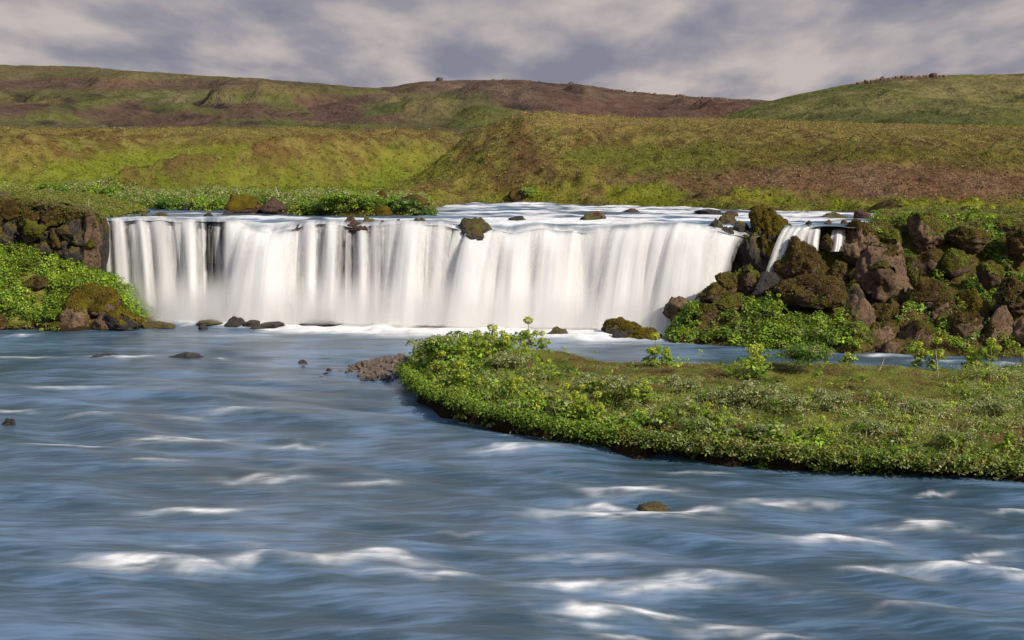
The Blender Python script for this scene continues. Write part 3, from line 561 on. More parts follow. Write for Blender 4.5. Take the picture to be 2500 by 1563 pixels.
def col_left(X, Y, Z, g):
    px, py = proj(X, Y, Z); n1 = fbm(X * 0.012, Y * 0.008, 0, 311, 4); n2 = fbm(X * 0.06, Y * 0.03, 0, 312, 4); wb = .3 * n1 + .2 * n2
    c = lerp((0.085, 0.078, 0.030), (0.120, 0.100, 0.044), sst(-.4, .5, n1 + .4 * n2))
    c = lerp(c, (0.095, 0.060, 0.046), blob(px, py, 250, 205, 420, 12, .5, wb) * 0.9)
    c = lerp(c, (0.170, 0.150, 0.065), blob(px, py, 440, 245, 200, 18, .5, wb) * 0.8)
    c = lerp(c, (0.100, 0.110, 0.022), sst(0.0, 0.6, n2) * sst(215, 240, py) * 0.6)
    for b in ((60, 268, 120, 14), (250, 272, 110, 16), (420, 300, 160, 12), (660, 272, 230, 22), (780, 248, 90, 14), (330, 255, 60, 12), (860, 285, 130, 14)):
        c = lerp(c, (0.095, 0.057, 0.041), blob(px, py, *b, .18, wb) * 0.92)
    c = lerp(c, (0.045, 0.032, 0.028), blob(px, py, 870, 265, 42, 26, .3, .6 * wb) * 0.95)
    c = lerp(c, (0.042, 0.030, 0.026), sst(-0.05, -0.35, g) * sst(222, 240, py) * 0.8)
    for b in ((57, 242, 26, 9), (224, 238, 34, 9), (388, 267, 26, 9), (170, 252, 20, 14), (275, 306, 10, 6), (330, 262, 30, 5), (520, 262, 40, 4), (640, 300, 60, 4), (110, 300, 26, 6), (470, 285, 30, 4)):
        c = lerp(c, (0.036, 0.028, 0.025), blob(px, py, *b, .2, .5 * wb) * 0.9)
    c = lerp(c, (0.070, 0.090, 0.020), sst(0.2, 0.6, n2 - n1) * sst(222, 240, py) * 0.5)
    return c
SKY_L = [(-900, 135), (-300, 145), (0, 157), (200, 164), (400, 178), (600, 190), (800, 205), (920, 216), (1050, 232), (1250, 262), (1450, 300), (1700, 330), (2600, 340)]
far_hill('far_hill', SKY_L, 950, 420, -700, 420, 520, 300, col_left, 0.9, 301, 1.0, 12, [(-72, 645, 17, 45, 12), (-225, 600, 25, 40, 8), (-160, 640, 22, 35, 8), (-290, 620, 25, 30, 8)])
def col_mid(X, Y, Z, g):
    px, py = proj(X, Y, Z); n1 = fbm(X * 0.010, Y * 0.007, 0, 321, 4); n2 = fbm(X * 0.05, Y * 0.03, 0, 322, 4); wb = .3 * n1 + .2 * n2
    c = lerp((0.082, 0.050, 0.038), (0.110, 0.076, 0.052), sst(-.4, .5, n1 + .5 * n2))
    c = lerp(c, (0.108, 0.060, 0.042), blob(px, py, 1480, 258, 330, 26, .5, wb) * 0.8)
    c = lerp(c, (0.095, 0.098, 0.032), blob(px, py, 1080, 262, 160, 42, .3, wb) * 0.95)
    c = lerp(c, (0.080, 0.100, 0.024), blob(px, py, 1000, 285, 90, 18, .4, wb) * 0.8)
    c = lerp(c, (0.040, 0.032, 0.030), blob(px, py, 1265, 268, 45, 18, .4, wb) * 0.9)
    return c
SKY_M = [(300, 330), (700, 270), (860, 232), (920, 217), (1000, 204), (1070, 196), (1240, 195), (1300, 199), (1400, 205), (1500, 218), (1600, 230), (1700, 237), (1860, 245), (2000, 258), (2300, 290), (2800, 330)]
far_hill('far_hill', SKY_M, 1050, 560, -380, 700, 400, 170, col_mid, 0.8, 331, 0.9, 16)
def col_r(X, Y, Z, g):
    px, py = proj(X, Y, Z); n1 = fbm(X * 0.02, Y * 0.012, 0, 341, 4); n2 = fbm(X * 0.12, Y * 0.05, 0, 342, 4)
    c = lerp((0.095, 0.105, 0.022), (0.140, 0.130, 0.036), sst(-.4, .5, n1 + .5 * n2)); c = lerp(c, (0.175, 0.150, 0.055), sst(0.1, .7, n2) * sst(300, 220, py) * 0.6)
    c = lerp(c, (0.060, 0.078, 0.018), sst(270, 300, py + 15 * n1) * 0.75)
    return lerp(c, (0.10, 0.062, 0.045), sst(205, 190, py + 8 * n2) * sst(2350, 2200, px) * .8)
SKY_R = [(1400, 345), (1700, 308), (1780, 279), (1860, 251), (1950, 229), (2050, 211), (2130, 196), (2200, 188), (2300, 185), (2400, 183), (2500, 181), (2900, 172), (3600, 190), (5000, 230)]
far_hill('far_hill', SKY_R, 520, 330, 30, 520, 330, 150, col_r, 0.35, 351, 0.85, 10)

# ------------------------------------------------------------------ rocks
_ico = {}; BLD = []; FUR = []
def ico(sub):
    if sub not in _ico:
        bm = bmesh.new(); bmesh.ops.create_icosphere(bm, subdivisions=sub, radius=1.0); bm.verts.ensure_lookup_table()
        _ico[sub] = (np.array([v.co[:] for v in bm.verts]), np.array([[v.index for v in f.verts] for f in bm.faces])); bm.free()
    return _ico[sub]
def rock_shape(seed, sub=4, planes=13, rough=0.13, sharp=26.0, flat=0.0):
    V, Fq = ico(sub); V = V / np.linalg.norm(V, axis=1, keepdims=True); g = np.random.default_rng(seed)
    n = g.normal(size=(planes, 3)); n /= np.linalg.norm(n, axis=1, keepdims=True); d = g.uniform(0.62, 0.98, planes)
    dot = np.maximum(V @ n.T, 0) / d
    r = ((dot ** sharp).sum(1) + 0.75 ** sharp) ** (-1 / sharp)
    o = seed * 3.7
    r *= 1 + rough * fbm(V[:, 0] * 1.8 + o, V[:, 1] * 1.8, V[:, 2] * 1.8, seed, 3) + 0.38 * rough * fbm(V[:, 0] * 6 + o, V[:, 1] * 6, V[:, 2] * 6, seed + 3, 3) + 0.34 * rough * ridged(V[:, 0] * 3.3, V[:, 1] * 3.3 + o, V[:, 2] * 3.3, seed + 5, 4) + (0.22 * rough * ridged(V[:, 0] * 11, V[:, 1] * 11 + o, V[:, 2] * 11, seed + 6, 2) if sub > 3 else 0)
    P = V * r[:, None]
    lo, hi = P.min(0), P.max(0); P = (P - (lo + hi) / 2) / ((hi - lo) / 2)      # fill the box -1..1
    return P, Fq
def vnormals(P, Fq):
    fn = np.cross(P[Fq[:, 1]] - P[Fq[:, 0]], P[Fq[:, 2]] - P[Fq[:, 0]]); vn = np.zeros_like(P)
    for i in range(Fq.shape[1]): np.add.at(vn, Fq[:, i], fn)
    return vn / (np.linalg.norm(vn, axis=1, keepdims=True) + 1e-9)
def moss_cap(P, Fq, seed, thr, thick):
    vn = vnormals(P, Fq); o = seed * 1.3
    m = vn[:, 2] + 0.42 * fbm(P[:, 0] * 1.1 + o, P[:, 1] * 1.1, P[:, 2] * 1.1, seed, 3) + 0.10 * P[:, 2] / (np.abs(P[:, 2]).max() + 1e-6) - thr
    keep = (m[Fq] > -0.10).all(1)
    if keep.sum() < 8: return None
    f = Fq[keep]; lab_ = np.arange(len(P))
    while True:
        mn = lab_[f].min(1); new = lab_.copy()
        for q in range(3): np.minimum.at(new, f[:, q], mn)
        if (new == lab_).all(): break
        lab_ = new
    fl_ = lab_[f[:, 0]]; u_, c_ = np.unique(fl_, return_counts=True); f = f[fl_ == u_[c_.argmax()]]
    idx = np.unique(f); re = -np.ones(len(P), int); re[idx] = np.arange(len(idx))
    off = thick * (sst(-0.02, 0.30, m[idx]) * (0.75 + 0.6 * fbm(P[idx, 0] * 4 + o, P[idx, 1] * 4, P[idx, 2] * 4, seed + 1, 3)) - 0.35 * sst(0.0, -0.10, m[idx]))
    dirv = vn[idx] * 0.7 + np.array([0, 0, 0.45])
    return P[idx] + dirv * off[:, None], re[f]
def boulder(x0, x1, yt, yb, Y, label, seed, mat='rock', moss=None, thr=0.45, name='boulder', sub=4, depth=0.9, sink=0.18, planes=20, rough=0.13, taper=0.0, cat='boulder', group=None, thick=0.10, rx=0.0):
    cxp = (x0 + x1) / 2; hx = (x1 - x0) / 2 / F * Y; hz = (yb - yt) / F * Y; base = at(cxp, yb, Y)
    P, Fq = rock_shape(seed, sub, planes, rough); hz2 = hz * (1 + sink) / 2
    P = P * np.array([hx, max(hx * depth, 0.1), hz2]); P[:, 2] += hz - hz2
    if taper: P[:, :2] *= (1 + taper * (0.5 - P[:, 2:3] / hz))
    if rx: P[:, 0] += rx * P[:, 2]
    (BLD if label != 'x' else []).append((base[0], base[1], hx, max(hx * depth, 0.1), base[2] + hz)); o = link(name, mesh_from(name, P, Fq), M[mat]); o.location = base; o['label'] = label; o['category'] = cat
    if group: o['group'] = group
    if moss:
        mc = moss_cap(P, Fq, seed + 50, thr, thick * min(1.0, hx + 0.3))
        if mc is not None:
            link('moss_cap', mesh_from('moss_cap', *mc), M[moss], o); FUR.append((mc[0] + base, vnormals(*mc), mc[1], moss))
    return o
GB = 'mossy boulders on the right bank'
RB = [
 (1823, 1962, 502, 640, 66.9, 'tall ochre mossy rock standing between main falls and side fall', 'wmrock', 'ymoss', .10),
 (1802, 1900, 560, 715, 66.4, 'dark wet rock pillar below the ochre mossy rock at the falls edge', 'wmrock', 'ymoss', .85),
 (1888, 2019, 578, 684, 65.0, 'large moss capped boulder with pale square face beside the side fall', 'rock', 'moss', .22),
 (2003, 2038, 574, 610, 65.9, 'small brown knob behind the pale faced moss capped boulder', 'mrock', 'moss', .3),
 (1780, 1874, 647, 712, 64.6, 'mossy boulder with green top just left of the pale faced boulder', 'mrock', 'gmoss', .35),
 (1833, 1905, 662, 722, 64.0, 'dark shaded boulder below the large moss capped boulder', 'wet', 'moss', .75),  # near-black material paints in its shade
 (1745, 1806, 669, 712, 64.3, 'round brown mossy boulder nearest the main falls', 'mrock', 'moss', .05),
 (1705, 1795, 694, 752, 63.8, 'long brown mossy boulder leaning toward the falls spray', 'mrock', 'moss', .1),
 (1735, 1818, 720, 760, 63.2, 'low green mossy hummock boulder above the leafy bank', 'mrock', 'gmoss', .0),
 (1618, 1700, 722, 800, 64.9, 'grey bare angular rock in the spray at the foot of the falls', 'rock', None, 1),
 (1880, 2058, 672, 735, 63.4, 'long reddish brown moss mound above the leafy slope', 'mrock', 'moss', -.1),
 (2053, 2146, 538, 635, 66.4, 'square brown boulder with mossy brow at the small spill', 'rock', 'moss', .35),
 (2058, 2108, 592, 645, 65.7, 'pale pitted slab below the square brown boulder', 'rock', None, 1),
 (2208, 2320, 520, 612, 66.6, 'big boulder with pale tan facets and green mossy crown at bank top', 'rock', 'gmoss', .45),
 (2076, 2236, 592, 748, 63.8, 'tallest craggy boulder with pitted sunlit face in the boulder field', 'rock', 'moss', .55),
 (2172, 2210, 589, 640, 64.7, 'small pitted knob peeking over the tallest craggy boulder', 'rock', None, 1),
 (2206, 2240, 628, 690, 63.4, 'mossy shoulder rock against right side of the craggy boulder', 'mrock', 'gmoss', .2),
 (2228, 2306, 610, 678, 65.0, 'rounded grey boulder with dark shaded underside behind leafy plants', 'mrock', 'moss', .3),
 (2060, 2140, 718, 838, 61.4, 'rough pitted pointed rock at left front of the boulder field', 'rock', 'moss', .6),
 (2048, 2116, 688, 760, 63.0, 'dark mossy rock under the left flank of the craggy boulder', 'wmrock', 'moss', .45),
 (2113, 2212, 743, 800, 61.9, 'brown moss covered mound rock in front of the craggy boulder', 'mrock', 'moss', .0),
 (2113, 2196, 788, 862, 60.2, 'mossy topped rock at channel edge left of the domed waterside boulder', 'rock', 'moss', .4),
 (2193, 2278, 783, 866, 59.6, 'domed waterside boulder with brown moss cap in the middle', 'rock', 'moss', .3),
 (2200, 2345, 677, 800, 62.6, 'huge brown moss dome boulder at the centre of the boulder field', 'mrock', 'moss', -.25),
 (2262, 2340, 768, 850, 61.4, 'dark overhung rock in deep shade beneath the moss dome', 'wet', None, 1),  # near-black material paints in the shade under the dome
 (2335, 2388, 705, 765, 61.8, 'orange brown mossy knob on right side of the moss dome', 'mrock', 'ymoss', -.1),
 (2314, 2412, 766, 862, 59.4, 'large grey dark fronted boulder at the channel with flat mossy top', 'rock', 'moss', .55),
 (2432, 2540, 676, 780, 60.0, 'layered mossy crag at the right edge of the picture', 'mrock', 'moss', .25),
 (2404, 2475, 744, 862, 58.9, 'grey lichen spotted boulder below the layered mossy crag', 'rock', 'moss', .6),
 (2470, 2570, 738, 860, 58.4, 'split pale slab rock at the far right waterside', 'rock', None, 1),
 (2314, 2412, 555, 612, 66.0, 'brown heather covered boulder right of the tan faceted boulder', 'mrock', 'moss', .0),
 (2400, 2530, 534, 600, 68.0, 'long dark mossy ledge rock at top right of the bank', 'mrock', 'gmoss', .2),
 (2455, 2550, 555, 612, 65.6, 'dark brown boulder under the mossy ledge at the right edge', 'mrock', 'moss', .2),
 (2330, 2400, 508, 535, 70.5, 'flat brown turf hump on the skyline of the right bank', 'mrock', 'moss', -.2),
 (2128, 2166, 842, 860, 59.0, 'small orange brown waterside rock below the mossy topped rock', 'red', None, 1),
 (2226, 2290, 846, 866, 58.6, 'low flat brown rock at the water below the domed boulder', 'red', None, 1),
 (2120, 2190, 640, 700, 62.9, 'mossy block propped against the front of the craggy boulder', 'mrock', 'moss', .3),
 (2300, 2372, 612, 668, 64.3, 'brown mossy boulder in the green hollow right of the grey rounded one', 'mrock', 'gmoss', .2),
 (2385, 2450, 640, 700, 62.8, 'mossy boulder half sunk in green leaves near the right edge', 'mrock', 'gmoss', .1),
 (2140, 2215, 555, 606, 66.9, 'low turf covered rock between the square and the tan faceted boulders', 'mrock', 'gmoss', .0),
 (2270, 2330, 728, 790, 60.9, 'broken brown rock at the front foot of the moss dome', 'rock', 'moss', .5),
 (2350, 2420, 726, 790, 60.6, 'rust brown mossy rock above the dark fronted waterside boulder', 'mrock', 'ymoss', .3),
 (2150, 2215, 830, 868, 58.9, 'split brown rock at the waterline left of the low flat rock', 'rock', 'moss', .7),
 (2395, 2440, 800, 868, 58.3, 'narrow grey rock between two large waterside boulders at right', 'rock', 'moss', .7),
 (2020, 2075, 640, 690, 64.2, 'mossy brown rock right of the pale faced moss capped boulder', 'mrock', 'moss', .1),
 (1990, 2065, 700, 745, 62.2, 'heather covered lump on the leafy slope left of the pointed rock', 'mrock', 'moss', -.2),
 (1700, 1760, 745, 790, 63.0, 'small brown rock half buried in leaves beside the grey spray rock', 'mrock', 'moss', .2),
]
for i, (x0, x1, yt, yb, Y, lab, mat, mo, thr) in enumerate(RB):
    boulder(x0, x1, yt, yb, Y, lab, 500 + i * 7, mat, mo, thr, group=GB, taper=0.25, rough=0.15, rx=0.05 * ((i % 3) - 1), sub=5 if (x1 - x0) > 90 else 4)
GL = 'rocks along the brink of the falls'
LIP = [
 (1115, 1207, 530, 580, 68.3, 'large dark wet rock splitting the brink in the middle of the falls', 'wmrock'),
 (1007, 1046, 531, 553, 68.9, 'round mossy rock at the brink under the leafy spit', 'wmrock'),
 (950, 987, 534, 560, 69.0, 'rounded olive rock on the brink left of the round mossy rock', 'wmrock'),
 (846, 906, 541, 563, 69.4, 'reddish low rock at the brink below the spit', 'red'),
 (880, 918, 529, 553, 70.3, 'dark rock behind the reddish low rock at the brink', 'wmrock'),
 (836, 872, 526, 552, 70.6, 'leftmost dark rock in the cluster below the spit', 'wmrock'),
 (918, 948, 538, 562, 69.2, 'small ragged dark rock between reddish rock and olive rock', 'wet'),
 (770, 800, 549, 596, 69.5, 'upright black rock spike parting the falls left of centre', 'wet'),
 (720, 746, 548, 562, 69.7, 'tiny dark stone on the brink beside the wide white fan', 'wet'),
 (1415, 1465, 521, 541, 70.5, 'dark stone in the white upper river right of centre', 'wmrock'),
 (1434, 1477, 514, 530, 72.5, 'pale grey stone just behind the dark stone in upper river', 'rock'),
 (1240, 1284, 527, 538, 70.5, 'low dark stone barely above the upper river near the middle', 'wet'),
 (1512, 1563, 509, 521, 80.5, 'reddish flat stone far up the river near the mossy bank', 'red'),
 (1720, 1766, 532, 560, 67.5, 'dark mossy rock left of pair near the tall ochre rock', 'wmrock'),
 (1752, 1798, 520, 548, 69.0, 'dark mossy rock right of pair near the tall ochre rock', 'wmrock'),
 (1788, 1828, 538, 562, 67.3, 'low mossy rock against the tall ochre rock at brink', 'wmrock'),
 (1752, 1792, 552, 590, 66.2, 'shiny black rock with water sliding over it at falls right end', 'wet'),
 (1695, 1778, 511, 521, 79.0, 'long flat dark shoal rock in the far upper river', 'wet'),
 (1768, 1802, 514, 527, 74.5, 'small red brown stone behind the mossy pair', 'red'),
 (303, 339, 489, 513, 84.0, 'round red brown boulder on far shore of the left upper river', 'red'),
 (459, 479, 497, 512, 83.0, 'small pale grey stone on the far shore', 'rock'),
 (475, 499, 496, 512, 83.3, 'small brown stone touching the pale grey stone on far shore', 'red'),
 (344, 361, 519, 533, 75.0, 'small olive stone in the rapids on the left', 'wmrock'),
 (372, 412, 517, 533, 74.8, 'flat mossy stone in the rapids on the left', 'wmrock'),
 (496, 522, 518, 534, 74.3, 'dark stone with foam in the left rapids', 'wet'),
 (538, 572, 514, 528, 76.0, 'low black stone in upper river left of the spit', 'wet'),
 (498, 545, 543, 640, 70.2, 'black wet rock column showing through the gap in the falls', 'wet'),
 (1995, 2082, 518, 535, 73.5, 'flat mossy shoal rock in the right arm of upper river', 'wmrock'),
 (2082, 2128, 510, 535, 73.0, 'brown boulder at the right shore of upper river', 'red'),
 (2013, 2030, 536, 549, 67.5, 'small brown stone at brink of the side falls', 'red'),
 (1966, 1982, 538, 550, 67.2, 'tiny dark stone beside the tall ochre rock at side brink', 'wet'),
 (2052, 2070, 536, 549, 67.6, 'right small stone at the brink of the side falls', 'red'),
 (1960, 1996, 548, 580, 65.9, 'smooth olive rock with thin water film between the side falls', 'wmrock'),
 (1830, 1895, 500, 512, 80.0, 'dark mossy shore rocks lump on far bank behind the tall rock', 'wmrock'),
]
for i, (x0, x1, yt, yb, Y, lab, mat) in enumerate(LIP):
    Y = max(Y, float(lipY(((x0 + x1) / 2 - 1250) / F * Y)) + 0.42) if yb - yt < 60 else float(lipY(((x0 + x1) / 2 - 1250) / F * Y)) + 0.55
    boulder(x0, x1, yt, yb, Y, lab, 900 + i * 5, mat, name='rock', cat='rock', group=GL, sub=4 if x1 - x0 > 40 else 3, sink=0.6, taper=0.3, rough=0.2)
GR = 'rocks standing in the lower river'
RIV = [
 (552, 602, 764, 797, 67.6, 'pointed dark rock at the foot of the falls', 'wet', None),
 (597, 636, 776, 792, 67.4, 'low dark rock just right of the pointed rock', 'wet', None),
 (628, 695, 783, 794, 67.2, 'long flat ledge of rock trailing right of the pointed rock', 'wet', None),
 (348, 428, 779, 796, 67.6, 'low olive mossy rock near the left bank point', 'wmrock', None),
 (484, 542, 777, 790, 68.2, 'flat brown rock left of the pointed rock', 'wmrock', None),
 (743, 830, 777, 789, 68.2, 'long thin dark ledge against the white foam', 'wet', None),
 (485, 506, 793, 803, 66.4, 'tiny dark stone in front of the flat brown rock', 'wet', None),
 (1338, 1385, 798, 817, 64.8, 'rounded grey rock in foam in front of the falls', 'wmrock', None),
 (1472, 1568, 782, 818, 64.4, 'olive mossy peaked rock near the right leafy bank', 'wmrock', 'ymoss'),
 (1496, 1530, 806, 822, 63.2, 'small wet brown stone before the olive peaked rock', 'wet', None),
 (1528, 1610, 806, 830, 63.0, 'low ochre rock shelf at the corner of the right leafy bank', 'wmrock', 'ymoss'),
 (210, 352, 863, 880, 57.6, 'flat black rock awash with foam at left', 'wet', None),
 (412, 502, 861, 880, 57.4, 'dark awash rock with small foam left of the gravel bar', 'wet', None),
 (3, 39, 1021, 1042, 43.6, 'black stone sticking out of the river at left edge', 'wet', None),
 (728, 754, 878, 892, 55.9, 'reddish stone alone in the water left of gravel bar', 'red', None),
 (724, 750, 894, 902, 55.0, 'flat dark stone below the lone reddish stone', 'wet', None),
 (1552, 1640, 1229, 1254, 33.4, 'rounded olive rock with white wake in the foreground river', 'wmrock', None),
 (618, 662, 925, 935, 51.8, 'thin black stone barely breaking the water in mid river', 'wet', None),
 (794, 814, 898, 911, 54.0, 'brown pebble rock off the tip of the gravel bar', 'red', None),
 (774, 797, 918, 929, 52.6, 'small brown stone in front of the gravel bar tip', 'red', None),
 (786, 802, 909, 916, 53.4, 'tiny dark stone between the stones off the gravel bar', 'wet', None),
 (900, 1000, 1398, 1411, 28.0, 'dark submerged rock under the breaking foam in foreground', 'wet', None),
]
for i, (x0, x1, yt, yb, Y, lab, mat, mo) in enumerate(RIV):
    if yb < 800: yt += .25 * (yb - yt)
    boulder(x0, x1, yt, yb, Y, lab, 1200 + i * 5, mat, mo, .5, name='rock', cat='rock', group=GR, sub=4 if x1 - x0 > 60 else 3, sink=0.8, taper=0.5, rough=0.22)
GK = 'boulders on the left bank'
for i, (x0, x1, yt, yb, Y, lab, mat, mo, thr) in enumerate([
 (155, 230, 718, 806, 66.6, 'upright grey brown boulder with overhanging moss cap on left bank', 'rock', 'ymoss', .3),
 (172, 305, 696, 772, 67.6, 'broad ochre mossy boulder behind the upright one on left bank', 'mrock', 'ymoss', -.1),
 (262, 342, 752, 806, 66.3, 'sloping wet boulder at the tip of the left bank', 'wmrock', 'ymoss', .45),
 (225, 275, 765, 806, 66.3, 'small grey rock between the two left bank boulders', 'rock', None, 1),
 (60, 122, 676, 706, 68.3, 'brown heather hummock rock amid the green left slope', 'mrock', 'moss', -.2),
 (-20, 22, 775, 806, 66.2, 'small brown rock at water edge in left corner', 'mrock', 'moss', .2)]):
    boulder(x0, x1, yt, yb, Y, lab, 1500 + i * 5, mat, mo, thr, group=GK, taper=0.25, rough=0.15, rx=-0.1)
# blocks in the left cliff, pieces of the cliff itself
g = np.random.default_rng(5)
CL = [(192, 247, 508, 700, 70.0), (150, 205, 520, 600, 70.1), (232, 262, 520, 730, 70.1), (60, 95, 545, 600, 69.9), (0, 30, 560, 610, 69.8), (85, 130, 585, 640, 69.8), (140, 175, 545, 580, 69.9), (150, 200, 600, 650, 69.8), (200, 240, 590, 640, 70.0), (30, 65, 590, 640, 69.9), (-40, 5, 590, 660, 69.8), (175, 215, 560, 600, 70.0), (205, 238, 640, 690, 70.1), (110, 150, 640, 680, 69.9), (165, 205, 645, 690, 69.9), (210, 240, 545, 590, 70.3), (120, 150, 555, 590, 70.0)]
for i, (x0, x1, yt, yb, Y) in enumerate(CL):
    Y += .32; x0 -= 6; x1 += 6
    o = boulder(x0, x1, yt, yb, Y, 'x', 1700 + i * 3, ('mrock', 'wmrock', 'wmrock')[i % 3], None, 1, name='rock', sink=0, sub=4, depth=.55, rough=.2); del o['label']; del o['category']; o.parent = cliff  # darker blocks carry the cliff's painted shade
MC = [(-30, 60, 486, 560, 70.4), (40, 100, 500, 570, 70.3), (55, 115, 535, 585, 69.8), (95, 160, 505, 560, 70.4), (150, 210, 508, 545, 70.6), (195, 243, 530, 575, 70.6), (-60, 10, 520, 590, 70.0), (120, 150, 570, 610, 69.9), (205, 235, 580, 610, 70.0)]
for i, (x0, x1, yt, yb, Y) in enumerate(MC):
    o = boulder(x0, x1, yt, yb, Y, 'x', 1800 + i * 3, ('moss', 'moss', 'gmoss')[i % 3], None, 1, name='moss_cushion', sink=0, sub=4, depth=0.55, rough=0.4); del o['label']; del o['category']; o.parent = cliff

# gravel bar: mound with stones picked out one by one
BAR = np.array([on(a, b)[:2] for a, b in ((800, 905), (842, 884), (905, 871), (990, 863), (1040, 868), (1040, 935), (985, 932), (880, 931), (838, 917))])
def z_bar(X, Y): return -0.5 + 0.56 * sst(-0.9, 1.0, sdf_poly(X, Y, BAR)) - 0.06
bar = land('gravel_bar', -8, -3, 70, np.linspace(49.5, 61, 90), z_bar, M['gravel'], cut=-0.45)
stones = [mesh_from('stone', rock_shape(2000 + i, 2, 9, 0.10)[0] * np.array([1, 0.85, 0.62]), ico(2)[1]) for i in range(7)]
for m_ in stones: m_.materials.append(M['stone'])
pts = []
while len(pts) < 290:
    x, y = g.uniform(-7.4, -3.6), g.uniform(50.5, 60.5)
    d = float(sdf_poly(np.array([x]), np.array([y]), BAR)[0])
    if d < -0.35 or (d < 0 and g.random() > 0.35): continue
    s = g.choice([0.09, 0.12, 0.15, 0.19, 0.24], p=[.26, .3, .24, .14, .06]) * g.uniform(0.65, .95)
    if any((x - a) ** 2 + (y - b) ** 2 < (0.62 * (s + c)) ** 2 for a, b, c in pts): continue
    pts.append((x, y, s))
for i, (x, y, s) in enumerate(pts):
    o = bpy.data.objects.new('stone', stones[i % 7]); COL.objects.link(o); o.parent = bar
    o.location = (x, y, float(z_bar(np.array([x]), np.array([y]))[0]) + 0.38 * s); o.rotation_euler = (g.uniform(-.3, .3), g.uniform(-.3, .3), g.uniform(0, 6.28)); o.scale = (s * g.uniform(.9, 1.3), s, s * g.uniform(.85, 1.2))
n_ = 900; x = g.uniform(-7.2, -3.6, n_); y = g.uniform(50.8, 60.2, n_); d = sdf_poly(x, y, BAR); ok = d > -0.15; x, y = x[ok], y[ok]
Pb, Fb = rock_shape(2100, 1, 8, 0.1); sz = g.uniform(0.03, 0.075, len(x)); off = np.stack([x, y, z_bar(x, y) + 0.02], 1)
V = (Pb[None] * (sz[:, None, None] * np.array([1.1, 1, .7])) + off[:, None]).reshape(-1, 3); Fq = (Fb[None] + (np.arange(len(x)) * len(Pb))[:, None, None]).reshape(-1, 3)
o = link('pebbles', mesh_from('pebbles', V, Fq), M['stone'], bar); o['kind'] = 'stuff'
# boulders strewn on the far ridges
def ridge_rocks(name, label, pts, Y, seed, s0, s1):
    gg = np.random.default_rng(seed); Vs, Fs, n0 = [], [], 0
    for px_, py_ in pts:
        Pb, Fb = rock_shape(int(gg.integers(1, 40)) + 2200, 2, 8, 0.15); c = at(px_, py_, Y); s = gg.uniform(s0, s1)
        Vs.append(Pb * s * np.array([1.1, 1, .9]) + c); Fs.append(Fb + n0); n0 += len(Pb)
    o = link(name, mesh_from(name, np.concatenate(Vs), np.concatenate(Fs)), M['rock']); return tag(o, label, 'rocks', kind='stuff')
gg = np.random.default_rng(77)
pm = [(x, np.interp(x, *zip(*SKY_M)) + gg.uniform(0, 14)) for x in gg.uniform(1180, 1850, 150)]
ridge_rocks('ridge_rocks', 'scattered pale stones along the brown middle ridge', pm, 1035, 1, 0.5, 1.4)
pr = [(x, np.interp(x, *zip(*SKY_R)) + gg.uniform(-1, 5)) for x in np.clip(gg.normal(2190, 60, 70), 2080, 2320)]
ridge_rocks('ridge_rocks', 'jagged stones along the crest of the right green hill', pr, 515, 2, 0.25, 0.75)
for i, (a, b, c, d, Y, lab) in enumerate([(1063, 1082, 189, 201, 1040, 'dark outcrop on the skyline at the left of the brown ridge'), (1385, 1402, 199, 210, 1040, 'small dark outcrop on the skyline of the brown ridge'), (1655, 1668, 230, 238, 1040, 'lone boulder on the right end of the brown ridge skyline'), (2268, 2288, 178, 190, 512, 'upright stone at the top of the right green hill'), (2145, 2163, 186, 198, 515, 'block of stone on the left crest of the right green hill')]):
    boulder(a, b, c, d, Y, lab, 2300 + i, 'wet' if i < 3 else 'red', None, name='outcrop', cat='outcrop', sub=3, sink=0.5)

# ------------------------------------------------------------------ vegetation
G = np.random.default_rng(99)
def unit(v): return v / (np.linalg.norm(v, axis=-1, keepdims=True) + 1e-9)
def leaves(C, nrm, size, col, g, slim=0.55):
    n = len(C); r = g.normal(size=(n, 3)); a = unit(np.cross(nrm, r)); b = np.cross(unit(nrm), a); s = np.asarray(size).reshape(-1, 1) * g.uniform(0.7, 1.3, (n, 1))
    V = np.stack([C - a * s * .5, C + b * s * slim * .5, C + a * s * .5, C - b * s * slim * .5], 1).reshape(-1, 3)
    return V, np.arange(4 * n).reshape(n, 4), np.repeat(col, 4, 0)
def clumps(C, rad, hgt, nper, lsize, col, g, slim=0.55, up=0.75, jit=0.25):
    n = len(C); k = n * nper; i = np.repeat(np.arange(n), nper)
    d = unit(g.normal(size=(k, 3))); d[:, 2] = np.abs(d[:, 2]); rr = g.uniform(0.35, 1, k) ** 0.6
    P = C[i] + d * rr[:, None] * np.stack([rad[i], rad[i], hgt[i]], 1)
    nr = unit(d * 0.7 + np.array([0, 0, up]) + 0.55 * g.normal(size=(k, 3)))
    c = col[i] * (1 + jit * g.normal(size=(k, 1))) * (1 + 0.10 * g.normal(size=(k, 3)))
    return leaves(P, nr, np.asarray(lsize)[i] if np.ndim(lsize) else np.full(k, lsize), np.clip(c, 0.006, 0.9), g, slim)
def join(parts):
    Vs, Fs, Cs, n0 = [], [], [], 0
    for V, f, c in parts: Vs.append(V); Fs.append(f + n0); Cs.append(c); n0 += len(V)
    return np.concatenate(Vs), np.concatenate(Fs), np.concatenate(Cs)
def leaf_obj(name, parts, parent=None):
    V, f, c = join(parts); return link(name, mesh_from(name, V, f, smooth=False, col=c), M['leaf'], parent)
BRI, MID, DRK, WIL, PAL, YEL = [np.array(v) for v in ((0.240, 0.320, 0.034), (0.165, 0.245, 0.032), (0.085, 0.150, 0.026), (0.285, 0.305, 0.115), (0.400, 0.410, 0.190), (0.390, 0.430, 0.050))]
